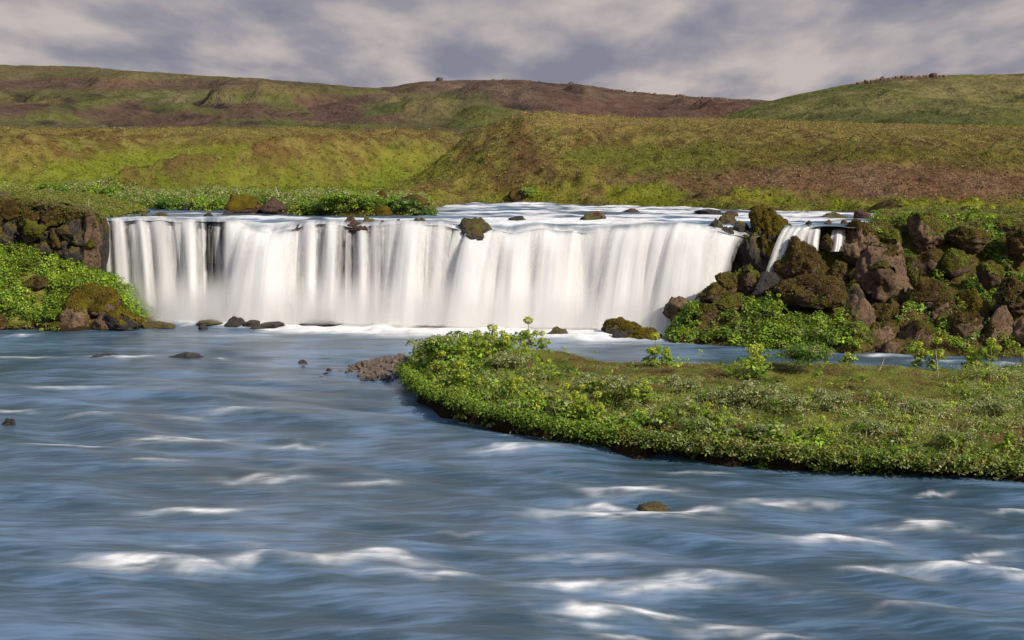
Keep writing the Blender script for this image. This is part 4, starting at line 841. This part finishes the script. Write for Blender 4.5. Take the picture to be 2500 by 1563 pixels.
HRED, HOLI, HGRN, TAN = [np.array(v) for v in ((0.215, 0.110, 0.055), (0.255, 0.225, 0.055), (0.250, 0.280, 0.048), (0.30, 0.23, 0.10))]
def pick(n, cols, w, g):
    i = g.choice(len(cols), n, p=np.array(w) / sum(w)); return np.array(cols)[i]

def hum(X, Y, a, seed): return a * np.maximum(0, fbm(X * 1.1, Y * 1.1, 0, seed, 3) + .12) ** 1.1
def patch(c, X, Y, seed, a=.32): return c * (1 + a * fbm(X * .8, Y * .8, 0, seed, 3))[:, None]
def blades(X, Y, Z, size, col, g):
    n = len(X); d = unit(np.stack([g.normal(.25, .35, n), g.normal(0, .35, n), np.full(n, 1.0)], 1)); s_ = np.asarray(size)[:, None]; P = np.stack([X, Y, Z], 1); b = unit(np.cross(d, g.normal(size=(n, 3)))) * .009
    V = np.stack([P - b, P + b, P + d * s_ + b * .3, P + d * s_ - b * .3], 1).reshape(-1, 3); return V, np.arange(4 * n).reshape(n, 4), np.repeat(col, 4, 0)
# island ground cover
n = 15000; X = G.uniform(-4.6, 22, n); Y = G.uniform(34, 58, n); d = sdf_poly(X, Y, ISL); ok = (d > -0.05) & (np.abs(X / Y) < 0.45); X, Y, d = X[ok], Y[ok], d[ok]
Z = z_isl(X, Y); px, py = proj(X, Y, Z); n1 = fbm(X * .35, Y * .35, 0, 401, 3); n2 = fbm(X * 1.1, Y * 1.1, 0, 402, 3)
near = sst(3.2, 0.8, d) * (py > 905 + 0 * px) ; tipz = sst(1420, 1180, px) + 0.9 * sst(1.6, 0.6, d) * (py > 920)
lush = np.clip(tipz + 0.6 * near * sst(1900, 1500, px) + 0.35 * n1, 0, 1)
heath = np.clip(1.15 * sst(1230, 1310, px) * sst(2420, 2250, px) * sst(972, 930, py - 25 * n1 - 0.045 * (px - 1500)) + 0.4 * sst(.25, .6, n2), 0, 1) * (1 - 0.9 * sst(1.0, 0.4, d) * (py > 950))
sp = G.random(len(X)); isl_parts = []
k1 = sp < lush * 0.75 * (1 - .85 * (heath > .7)); k2 = (~k1) & (G.random(len(X)) < heath); k3 = ~(k1 | k2)
def C3(k, dz=0.0): return np.stack([X[k], Y[k], Z[k] + dz], 1)
hm = hum(X, Y, .40, 404)
m = k1.sum(); c1_ = C3(k1); c1_[:, 2] += hm[k1]; isl_parts.append(clumps(c1_, G.uniform(.12, .36, m), G.uniform(.10, .30, m), 24, G.uniform(.06, .17, m), patch(pick(m, [BRI, MID, DRK, BRI * 1.3, WIL, YEL * .8], [4, 3, 2.5, 2, 1, .8], G), X[k1], Y[k1], 405), G, 0.6))
m = k2.sum(); hc = lerp(HOLI, HRED, sst(-.1, .5, n2[k2] + .3 * n1[k2] + .45 * blob(px[k2], py[k2], 2010, 925, 190, 40))) * G.uniform(.8, 1.25, (m, 1)); isgr = G.random(m) < .42; hc[isgr] = HGRN * G.uniform(.8, 1.2, (isgr.sum(), 1)); isp = G.random(m) < .06; hc[isp] = PAL
isl_parts.append(clumps(C3(k2), G.uniform(.14, .30, m), G.uniform(.04, .11, m), 30, 0.036, patch(hc, X[k2], Y[k2], 406, .25), G, 0.6, 1.2))
m = k3.sum(); wc = pick(m, [WIL, PAL, MID, HGRN, TAN * .8, BRI], [5, 3, 2, 3, 1.0, 1.6], G)
c3_ = C3(k3); c3_[:, 2] += .75 * hm[k3]; isl_parts.append(clumps(c3_, G.uniform(.10, .34, m), G.uniform(.08, .30, m), 28, G.uniform(.04, .09, m), patch(wc, X[k3], Y[k3], 407), G, 0.5))
tw = (G.random(len(X)) < .5) & ~k2; m = tw.sum(); isl_parts.append(blades(X[tw] + G.normal(0, .1, m), Y[tw] + G.normal(0, .1, m), Z[tw] + .6 * hm[tw], G.uniform(.25, .6, m), pick(m, [TAN * 1.3, HOLI, HGRN, np.array((.36, .28, .17))], [3, 2, 2, 2], G), G))
# fringe hanging over the water
n = 1500; t = G.uniform(0, 1, n); seg = G.integers(0, 13, n); A = ISL[seg]; B = ISL[seg + 1]; E = A + (B - A) * t[:, None]; E[:, 0] += G.normal(0, .12, n); E[:, 1] += G.uniform(-.2, .25, n)
zz = G.uniform(0.22, .55, n); fr = lerp(BRI, MID, G.random(n)) ; fr[E[:, 0] > 3] = pick((E[:, 0] > 3).sum(), [WIL, MID, HOLI, YEL * .5, HGRN], [3, 3, 2, 1, 2], G)
isl_parts.append(clumps(np.stack([E[:, 0], E[:, 1], zz], 1), G.uniform(.15, .3, n), G.uniform(.12, .3, n), 22, 0.085, fr, G, .6))
tag(leaf_obj('island_ground_cover', isl_parts), 'low leafy heath and dwarf willow covering the foreground island', 'ground cover', kind='stuff')

# leafy banks left and right
def clear_of(X, Y, Z):
    ok = np.ones(len(X), bool)
    for bx, by, hx, hy, zt in BLD: ok &= ~((((X - bx) / (0.95 * hx)) ** 2 + ((Y - by) / (hy + 0.05)) ** 2 < 1.0) & (Z < zt + .1) & (hx > .2)) & ~((np.abs(X - bx) < hx * .95) & (Y < by) & (Y > by - hy - 0.55) & (hx > .5) & (Z > zt - 2.2 * hx) & (G.random(len(X)) < .6))
    return ok
n = 17000; X = G.uniform(5.8, 25, n); Y = G.uniform(57, 69, n); Z = z_rb(X, Y); ok = (Z > 0.02) & (np.abs(X / Y) < .40); X, Y, Z = X[ok], Y[ok], Z[ok]; ok = clear_of(X, Y, Z); X, Y, Z = X[ok], Y[ok], Z[ok]
px, py = proj(X, Y, Z); n1 = fbm(X * .6, Y * .6, 0, 411, 3)
lush = np.maximum(sst(2080, 2030, px), 0.97 * blob(px, py, 2370, 660, 190, 110, .5, .4 * n1)); lush = np.maximum(lush, .35); lush = np.where(py < 560, .15, lush); lush = np.where(blob(px, py, 1960, 710, 110, 28, .4, .3 * n1) > .5, .12, lush)
k1 = G.random(len(X)) < lush; k2 = ~k1; parts = []
m = k1.sum(); c1_ = C3(k1); c1_[:, 2] += hum(X[k1], Y[k1], .36, 414); parts.append(clumps(c1_, G.uniform(.12, .36, m), G.uniform(.12, .36, m), 24, G.uniform(.06, .16, m), patch(pick(m, [BRI, MID, DRK, BRI * 1.3, YEL * .75, WIL], [5, 4, 2.5, 2, 1, 1], G), X[k1], Y[k1], 415), G, .6))
m = k2.sum(); parts.append(clumps(C3(k2), G.uniform(.14, .3, m), G.uniform(.05, .16, m), 20, 0.06, pick(m, [HRED, HOLI, HGRN, HRED * .8], [3, 4, 3, 2], G), G, .6, .9))
tag(leaf_obj('right_bank_ground_cover', parts), 'bright green leafy herbs and brown heath between the right bank boulders', 'ground cover', kind='stuff')
n = 5200; X = G.uniform(-31, -16.8, n); Y = G.uniform(65.9, 70.2, n); Z = z_left(X, Y); ok = (Z > 0.03); X, Y, Z = X[ok], Y[ok], Z[ok]; ok = clear_of(X, Y, Z); X, Y, Z = X[ok], Y[ok], Z[ok]; n1 = fbm(X * .6, Y * .6, 0, 421, 3); m = len(X); al = np.ones(m, bool)
low = Z < 0.25
cc = pick(m, [BRI, MID, DRK, BRI * 1.25, YEL * .7], [5, 4, 1.6, 2.5, .8], G); cc[low] = pick(low.sum(), [HOLI, HRED, YEL * .45, MID], [3, 2, 2, 2], G)
c1_ = C3(al); c1_[:, 2] += np.where(low, 0, hum(X, Y, .32, 424)); parts = [clumps(c1_, G.uniform(.12, .36, m), np.where(low, .12, G.uniform(.12, .36, m)), 24, G.uniform(.06, .15, m), patch(cc, X, Y, 425), G, .6)]
tag(leaf_obj('left_bank_ground_cover', parts), 'bright green herbs carpeting the slope below the left cliff', 'ground cover', kind='stuff')
# fuzz of moss and heather shoots on the boulders' caps and the cliff
parts = []
for P_, N_, F_, kind_ in FUR:
    a_ = P_[F_[:, 0]]; ar = np.linalg.norm(np.cross(P_[F_[:, 1]] - a_, P_[F_[:, 2]] - a_), axis=1) / 2; k = int(min(2600, ar.sum() * 260)) 
    if k < 5: continue
    fi = G.choice(len(F_), k, p=ar / ar.sum()); bc = G.dirichlet((1, 1, 1), k); Pp = (P_[F_[fi]] * bc[..., None]).sum(1); Nn = unit((N_[F_[fi]] * bc[..., None]).sum(1))
    pal = {'moss': [(.10, .062, .024), (.14, .085, .028), (.16, .125, .03), (.12, .14, .028)], 'gmoss': [(.13, .12, .024), (.17, .19, .03), (.2, .24, .034), (.12, .085, .028)], 'ymoss': [(.15, .105, .018), (.20, .14, .018), (.19, .18, .024), (.11, .075, .02)]}[kind_]
    n_z = fbm(Pp[:, 0] * 1.2, Pp[:, 1] * 1.2, Pp[:, 2] * 1.2, 431, 2); ci = np.clip(((n_z + .6) / 1.2 * 4 + G.normal(0, .5, k)).astype(int), 0, 3); cc_ = np.array(pal)[ci] * G.uniform(.75, 1.3, (k, 1))
    parts.append(leaves(Pp + Nn * .025, unit(Nn * .8 + .8 * G.normal(size=(k, 3))), np.full(k, .085), cc_, G, .42))
n = 2600; X = G.uniform(-31, -20.5, n); tp = z_prom(X, X * 0 + 74); Z = tp - np.abs(G.normal(0, .55, n)); Y = 70.15 + G.uniform(0, .9, n) - .25 * (tp - Z); n1 = fbm(X * .9, Z * .9, 0, 433, 3); ok = (n1 > -.25) | (tp - Z < .35); X, Y, Z = X[ok], Y[ok], Z[ok]; m = len(X)
parts.append(clumps(np.stack([X, Y, Z], 1), G.uniform(.08, .22, m), G.uniform(.06, .16, m), 14, .065, pick(m, [HOLI * .8, HRED * .8, HGRN * .7, np.array((.2, .15, .02))], [4, 3, 2, 1.5], G), G, .5, .6))
tag(leaf_obj('moss_fuzz', parts), 'short fuzzy moss and heather shoots on the boulder caps and cliff edge', 'moss', kind='stuff')
# turf on the cliff top and plateau of the right bank
n = 5000; X = np.concatenate([G.uniform(-34, -20.6, n), G.uniform(16, 30, n)]); Y = np.concatenate([G.uniform(70.9, 80, n), G.uniform(67, 82, n)]); Z = np.where(X < 0, z_prom(X, Y), z_right(X, Y)); ok = (Z > 4.7); X, Y, Z = X[ok], Y[ok], Z[ok]; m = len(X); al = np.ones(m, bool)
parts = [clumps(C3(al), G.uniform(.15, .35, m), G.uniform(.06, .18, m), 12, 0.10, pick(m, [HGRN, HOLI, WIL, HRED, np.array((.15, .19, .02))], [4, 3, 2, 1.5, 4], G), G, .4, .8)]
tag(leaf_obj('cliff_top_turf', parts), 'short green and brown turf along the tops of both banks', 'turf', kind='stuff')
# bushes' carpet along the far shore on the left
n = 6000; X = G.uniform(-42, -4.2, n); yb = ip(X, YB); Y = yb + G.uniform(-.1, 18, n); Z = z_hill(X, Y); ok = (Z > 4.85) & (Y < ip(X, [(-42, 103), (-15, 99), (-4, 92)])) & ((X < -6.5) | (Y < 82)); X, Y, Z = X[ok], Y[ok], Z[ok]; dsh = Y - ip(X, YB); m = len(X); al = np.ones(m, bool)
cc = pick(m, [MID, BRI, WIL, PAL, DRK, HOLI], [3, 2, 3, 1.5, 2, 1], G); f_ = dsh > 5; cc[f_] = pick(f_.sum(), [WIL, PAL, HGRN, BRI], [5, 2, 3, 1], G)
parts = [clumps(C3(al), G.uniform(.25, .55, m), G.uniform(.18, .50, m), 22, 0.13, cc, G, .6)]
tag(leaf_obj('far_shore_ground_cover', parts), 'grey green willow scrub along the far shore behind the falls', 'scrub', kind='stuff')
# tussock grass on the hillside
n = 52000; X = G.uniform(-62, 62, n); Y = 76 + 90 * G.random(n) ** 1.4; yb = ip(X, YB); ok = (Y > yb + .6) & (np.abs(X / Y) < .42); X, Y = X[ok], Y[ok]; Z = z_hill(X, Y); m = len(X); al = np.ones(m, bool); strip = (Y - ip(X, YB) < 5) & (X > -3)
cc = hill_col(X, Y, Z) * G.uniform(.7, 1.5, (m, 1)); tn = G.random(m) < .18; cc[tn & ~strip] = TAN * .85; cc[strip] = cc[strip] * np.array([1.1, 1.1, 1])
parts = [clumps(C3(al), G.uniform(.15, .4, m), G.uniform(.06, .22, m), 5, 0.20, cc, G, .35, .8)]
tag(leaf_obj('hillside_grass', parts), 'tussocky dry and green grass over the hillside behind the river', 'grass', kind='stuff')

# ---- single plants
def tube(path, r0, r1, seg=6):
    path = np.asarray(path, float); n = len(path); t = unit(np.gradient(path, axis=0)); ref = np.array([.3, .9, .1]); a = unit(np.cross(t, ref)); b = np.cross(t, a); rr = np.linspace(r0, r1, n)[:, None, None]
    th = np.linspace(0, 2 * np.pi, seg, endpoint=False)[None, :, None]; V = path[:, None] + rr * (np.cos(th) * a[:, None] + np.sin(th) * b[:, None]); V = V.reshape(-1, 3)
    i = np.arange(n - 1)[:, None] * seg + np.arange(seg)[None]; j = np.arange(n - 1)[:, None] * seg + (np.arange(seg)[None] + 1) % seg
    return V, np.stack([i, j, j + seg, i + seg], -1).reshape(-1, 4)
def umbel_mesh(r, g, c=YEL):
    k = 130; d = unit(g.normal(size=(k, 3))); d[:, 2] = d[:, 2] * .75 + .25; P = d * r * g.uniform(.75, 1.05, (k, 1)); cols = np.clip(c * (1 + .25 * g.normal(size=(k, 1))), .01, .9)
    V, f, cc = leaves(P, unit(d + .4 * g.normal(size=(k, 3))), np.full(k, r * .42), cols, g, .8); me = mesh_from('umbel', V, f, False, col=cc); me.materials.append(M['leaf']); return me
UM = [umbel_mesh(.135, G), umbel_mesh(.115, G, YEL * np.array([.8, .95, 1])), umbel_mesh(.12, G, np.array((.34, .42, .05)))]
def make_angelica(h, nb, name='angelica_plant'):
    t = empty(name, (0, 0, 0)); paths = [np.array([[0, 0, -.1], [.01, .01, h * .5], [.03, 0, h]])]; tops = [paths[0][-1]]
    for i in range(nb):
        a = i * 2.4 + G.uniform(-.4, .4); z0 = h * G.uniform(.3, .65); l = h * G.uniform(.22, .40); e = np.array([math.cos(a) * l * .8, math.sin(a) * l * .8, z0 + l * .9]); paths.append(np.array([[.01, .01, z0], e * np.array([.6, .6, 0]) + np.array([0, 0, z0 + l * .4]), e])); tops.append(e)
    Vs, Fs, n0 = [], [], 0
    for p in paths: V, f = tube(p, .016, .008); Vs.append(V); Fs.append(f + n0); n0 += len(V)
    link('stem', mesh_from('stem', np.concatenate(Vs), np.concatenate(Fs)), M['stem'], t)
    for i, tp in enumerate(tops): u = bpy.data.objects.new('umbel', UM[i % 3]); COL.objects.link(u); u.parent = t; u.location = tp; s_ = 1.15 if i == 0 else G.uniform(.7, 1.0); u.scale = (s_,) * 3
    C = np.stack([G.normal(0, .12, 9), G.normal(0, .12, 9), G.uniform(.05, h * .55, 9)], 1)
    leaf_obj('foliage', [clumps(C, np.full(9, .20), np.full(9, .14), 16, .14, pick(9, [BRI, MID, BRI * 1.2], [3, 2, 2], G), G, .6)], t); return t
ANG = [make_angelica(.95, 4), make_angelica(.75, 3), make_angelica(.60, 5), make_angelica(.85, 6)]
def place(proto, used, loc, rz, s):
    o = proto if id(proto) not in used else copy_tree(proto); used.add(id(proto)); o.location = loc; o.rotation_euler = (0, 0, rz); o.scale = (s, s, s); return o
USED = set()
def foot(px_, py_, zf, Y0):
    Y = Y0
    for _ in range(12):
        X = (px_ - 1250) / F * Y; z = float(zf(np.array([X]), np.array([Y]))[0]); Y = 0.5 * Y + 0.5 * F * (H0 - z) / (py_ - YH)
    if zf is z_isl:
        X = (px_ - 1250) / F * Y
        for _ in range(60):
            q = sdf_poly(np.array([X, X + .05, X]), np.array([Y, Y, Y + .05]), ISL)
            if q[0] > 0.95: break
            gv = np.array([q[1] - q[0], q[2] - q[0]]); gv /= np.linalg.norm(gv) + 1e-9; X += .1 * gv[0]; Y += .1 * gv[1]
        return X, Y, float(zf(np.array([X]), np.array([Y]))[0])
    if zf is z_left: Y = min(Y, 69.3); X = (px_ - 1250) / F * Y; return X, Y, float(zf(np.array([X]), np.array([Y]))[0])
    return (px_ - 1250) / F * Y, Y, z
ISA = [(1128, 888, 1.0, 'angelica with yellow green heads second from the island tip'), (1168, 884, 1.05, 'tall angelica with pale heads at the back of the island tip'), (1205, 876, 1.15, 'densest tall angelica at the far edge of the island near its tip'), (1232, 874, 1.05, 'angelica just right of the densest tall one on the far edge'), (1275, 880, .7, 'short angelica right of the tall angelica pair on far edge'),
 (1438, 874, 1.1, 'angelica standing against the river on far edge of the island'), (1492, 880, .8, 'small angelica right of the lone far edge angelica'), (1598, 895, 1.0, 'angelica at the channel in front of the leafy right bank corner'), (1628, 893, .8, 'low leafy angelica beside the one at the channel'),
 (1835, 930, 1.2, 'large yellow angelica left of the windblown green bush'), (1862, 915, 1.0, 'taller rear angelica left of the windblown green bush'), (2045, 915, .7, 'small yellow angelica right of the windblown green bush'), (2200, 915, .9, 'left angelica of the cluster below the boulder field'), (2240, 918, 1.0, 'second angelica of the cluster below the boulder field'), (2300, 918, 1.2, 'big many headed angelica of the cluster below the boulders'), (2340, 922, 1.1, 'right angelica of the cluster below the boulder field'), (2465, 925, 1.2, 'angelica at the right edge by the channel'), (2495, 920, 1.3, 'tallest angelica at the right edge of the island'), (2420, 930, .8, 'low angelica left of the right edge pair')]
for a, b, s_, lab in ISA:
    x, y, z = foot(a, b, z_isl, 53); tag(place(ANG[int(G.integers(0, 4))], USED, (x, y, z), G.uniform(0, 6.28), s_ * 1.12), lab, 'plant', 'angelica plants on the foreground island')
ORD = 'first second third fourth fifth sixth seventh eighth ninth tenth eleventh twelfth thirteenth fourteenth fifteenth sixteenth seventeenth eighteenth nineteenth twentieth twenty-first twenty-second'.split()
FRT = [(1010, 940), (1040, 935), (1075, 950), (1100, 945), (1130, 950), (1165, 960), (1255, 960), (1268, 985), (1330, 1005), (1378, 1010), (1402, 1020), (1452, 1035), (1300, 1040), (1500, 985), (1548, 995), (1572, 985), (1340, 925), (1310, 915), (1420, 1000), (1390, 1040), (1350, 1060)]
for q_, (a, b) in enumerate(sorted(FRT)):
    x, y, z = foot(a, b, z_isl, 48); tag(place(ANG[int(G.integers(0, 4))], USED, (x, y, z), G.uniform(0, 6.28), G.uniform(.65, .85)), 'yellow headed angelica in the lush front edge of the island, %s from its tip' % ORD[q_], 'plant', 'angelica in the lush island tip')
for a, b, lab in [(2005, 1075, 'left of two bright yellow angelica in the right front of the island'), (2020, 1100, 'lower bright yellow angelica in the right front of the island'), (2212, 1080, 'lone thin angelica with pale head near the right front edge'), (1730, 1030, 'left yellow angelica amid grey willow in mid island'), (1768, 1035, 'right yellow angelica amid grey willow in mid island'), (1978, 995, 'yellow angelica behind the grey willow patch'), (2140, 1005, 'yellow angelica in the grassy middle of the island'), (2450, 955, 'yellow angelica in the right rear of the island')]:
    x, y, z = foot(a, b, z_isl, 44); tag(place(ANG[int(G.integers(0, 3))], USED, (x, y, z), G.uniform(0, 6.28), G.uniform(.55, .7)), lab, 'plant', 'angelica plants on the foreground island')
for q_, (a, b) in enumerate(sorted([(1650, 800), (1700, 790), (1760, 800), (1800, 780), (1850, 810), (1900, 770), (1950, 800), (1980, 820), (1620, 825), (1740, 770), (1880, 840), (2010, 840), (1690, 830), (1830, 745)])):
    x, y, z = foot(a, b, z_right, 62); tag(place(ANG[int(G.integers(0, 4))], USED, (x, y, z), G.uniform(0, 6.28), G.uniform(.6, .85)), 'yellow headed angelica on the leafy slope beside the main falls, %s from the left' % ORD[q_], 'plant', 'angelica on the right leafy slope')
for a, b, lab in [(2250, 620, 'angelica growing at the foot of the tan faceted boulder'), (2420, 680, 'angelica high on the green slope at the right edge'), (2380, 640, 'angelica in the green hollow between boulders'), (2330, 690, 'angelica right of the huge moss dome')]:
    x, y, z = foot(a, b, z_right, 65); tag(place(ANG[int(G.integers(0, 4))], USED, (x, y, z), G.uniform(0, 6.28), .8), lab, 'plant', 'angelica among the boulders')
for q_, (a, b) in enumerate(sorted([(30, 690), (70, 640), (110, 655), (50, 740), (130, 730), (20, 770), (100, 770), (150, 680), (190, 690)])):
    x, y, z = foot(a, b, z_left, 68); tag(place(ANG[int(G.integers(0, 4))], USED, (x, y, z), G.uniform(0, 6.28), G.uniform(.5, .75)), 'small angelica on the green slope below the left cliff, %s from the left' % ORD[q_], 'plant', 'angelica on the left slope')

def make_willow(r, h, cols, lsz, wind=0.35, name='willow_shrub', trunk=0.35):
    t = empty(name, (0, 0, 0)); Vs, Fs, n0, tips = [], [], 0, []
    for i in range(11):
        a = i * 2.4; l = G.uniform(.5, 1); e = np.array([math.cos(a) * r * l * .8 + wind * r * .6, math.sin(a) * r * l * .8, h * G.uniform(.55, .95)]); V, f = tube([[0, 0, -.1], e * np.array([.35, .35, .45]), e], .018, .006, 5); Vs.append(V); Fs.append(f + n0); n0 += len(V); tips += [e, e * .8]
    link('branches', mesh_from('branches', np.concatenate(Vs), np.concatenate(Fs)), M['wood'], t)
    C = np.array(tips + [[G.normal(0, r * .45) + wind * r * .4, G.normal(0, r * .45), h * G.uniform(trunk, .85)] for _ in range(26)]); m = len(C)
    leaf_obj('foliage', [clumps(C, np.full(m, .32 * r), np.full(m, .26 * h), 70, lsz * 1.25, pick(m, cols, [1] * len(cols), G), G, .5, .4)], t); return t
WILP = [make_willow(.85, .75, [WIL, PAL, WIL * .8], .075), make_willow(.7, .6, [WIL, MID, PAL], .07), make_willow(1.0, .95, [MID, WIL * .8, DRK * 1.3], .08)]
for k, a, b, s_, lab in [(0, 1238, 905, .95, 'windblown grey green willow shrub behind the island tip'), (2, 1950, 905, 1.1, 'large round windblown green willow bush at the channel'), (0, 1440, 960, .9, 'brownish willow shrub in the middle of the island left part'), (0, 1520, 975, 1.0, 'pale willow shrub right of the brownish one mid island'), (0, 1660, 965, .9, 'willow shrub leaning on the heath edge of the island'), (1, 1740, 990, 1.0, 'grey willow shrub left of the central willow patch'), (0, 1840, 995, 1.1, 'largest grey willow shrub of the central willow patch'), (1, 1920, 1010, 1.0, 'grey willow shrub right of the largest one in the patch'), (0, 2020, 1005, .9, 'rightmost pale willow shrub of the central patch'), (1, 1600, 1040, .9, 'low willow shrub near front edge in mid island'), (1, 1700, 1060, .9, 'low willow shrub overlooking the river in mid island'), (1, 1850, 1075, .8, 'small willow near the mossy part of the front edge'), (1, 2250, 1010, .8, 'low willow on the right side of the island'), (0, 2420, 1020, .9, 'pale willow at the right edge of the island'), (1, 2330, 1090, .8, 'small willow near the right front edge'), (1, 2120, 1060, .8, 'low willow shrub between yellow angelica on the right')]:
    x, y, z = foot(a, b, z_isl, 46); tag(place(WILP[k], USED, (x, y, z - .05), G.uniform(-.5, .5), s_ * .85), lab, 'shrub', 'willow shrubs on the island')
WT = make_willow(.75, 1.25, [MID * 1.2, BRI, WIL], .09, .3, 'leggy_shrub', .72); x, y, z = foot(1036, 908, z_isl, 51.5); WT.location = (x, y, z); WT.scale = (.95,) * 3; tag(WT, 'leggy shrub with bare pale stems on the island tip by the gravel bar', 'shrub')
BUSH = [make_willow(1.3, 1.1, [BRI, MID * 1.15, BRI * 1.15, WIL], .14, .0, 'leafy_bush', .15), make_willow(1.1, .9, [DRK, MID, WIL], .13, .0, 'leafy_bush', .15)]
for k, a, b, Y, s_, lab in [(0, 760, 522, 77.5, .8, 'bright leafy bush at left end of the spit'), (0, 830, 526, 76.6, .95, 'biggest bright leafy bush in the middle of the spit'), (0, 900, 528, 76.2, .7, 'low bright bush right of the biggest on the spit'), (1, 985, 530, 76.3, .9, 'dark brownish bush at the right end of the spit'), (1, 1030, 528, 76.5, .75, 'small dark bush at the very tip of the spit'), (1, 420, 512, 84, 1.0, 'dark bush on far shore above the left rapids'), (0, 500, 512, 83, .9, 'green bush on far shore left of the mossy rocks'), (1, 610, 516, 81, .9, 'bush on the far shore beside the mossy rocks'), (0, 240, 500, 88, .9, 'bush on far shore near the red boulder'), (1, 130, 500, 90, 1.1, 'dark bush on the far shore above the left cliff'), (0, 1290, 492, 94.5, .5, 'small green bush at the foot of the right hill nose')]:
    p = at(a, b, Y); z = float(z_hill(np.array([p[0]]), np.array([Y]))[0]); tag(place(BUSH[k], USED, (p[0], Y, max(z, 4.7) - .1), G.uniform(0, 6), s_), lab, 'bush', 'bushes on the far shore')
# brown mossy lumps on the spit and far shore
for i, (x0, x1, yt, yb, Y, lab, mat, mo) in enumerate([(555, 640, 478, 520, 79.5, 'brown mossy rock lump on the far shore left of the spit bushes', 'red', 'ymoss'), (640, 705, 482, 522, 79, 'reddish eroded earth bank beside the brown mossy lump', 'red', None), (905, 960, 505, 536, 75.6, 'rusty brown low rock at the foot of the spit bushes', 'red', 'ymoss'), (915, 945, 466, 490, 80, 'brown round rock behind the spit bushes', 'red', 'moss'), (1240, 1300, 458, 494, 95, 'dark brown rock lump at the foot of the hill nose', 'red', 'moss'), (960, 1045, 478, 520, 77.3, 'brown heather hump behind the tip of the spit', 'mrock', 'moss')]):
    boulder(x0, x1, yt, yb, Y, lab, 2500 + i, mat, mo, .1, name='rock', cat='rock', group='rocks on the far shore', taper=.3)
# bleached sticks
def stick(pts, r, lab, name='bare_branch'):
    V, f = tube(pts, r, r * .5, 6); o = link(name, mesh_from(name, V - np.array(pts[0]), f), M['wood']); o.location = pts[0]; return tag(o, lab, 'branch', 'bleached branches')
for a, b, c, d, Y, lab in [(2145, 885, 2160, 862, 50.5, 'short bleached stick leaning over the channel edge'), (680, 480, 672, 455, 79, 'pale bare twig among the spit bushes'), (252, 505, 262, 478, 84, 'forked pale twig on far shore near the left cliff'), (2290, 900, 2284, 845, 50.5, 'dry brown seed stalk rising before the boulder field'), (2378, 888, 2382, 866, 50, 'short dead stalk in the cluster below the boulders'), (1670, 868, 1668, 836, 53.2, 'thin dark stalk standing at the channel left'), (216, 545, 216, 486, 72, 'dead stalk standing on the cliff top beside the brink')]:
    if Y < 54:
        x, y, z = foot(a, b + 22, z_isl, Y); p0 = np.array([x, y, z]); p1 = p0 + np.array([(c - a) / F * y, 0, (b - d + 12) / F * y])
    else: p0, p1 = at(a, b, Y), at(c, d, Y)
    stick([p0, (p0 + p1) / 2 + np.array([.02, .02, 0]), p1], .028 * Y / 60, lab)
x, y, z = foot(2235, 998, z_isl, 41); stick([np.array([x - .55, y, z + .12]), np.array([x, y + .05, z + .2]), np.array([x + .5, y, z + .22])], .022, 'curved bleached branch lying on the grass of the island')
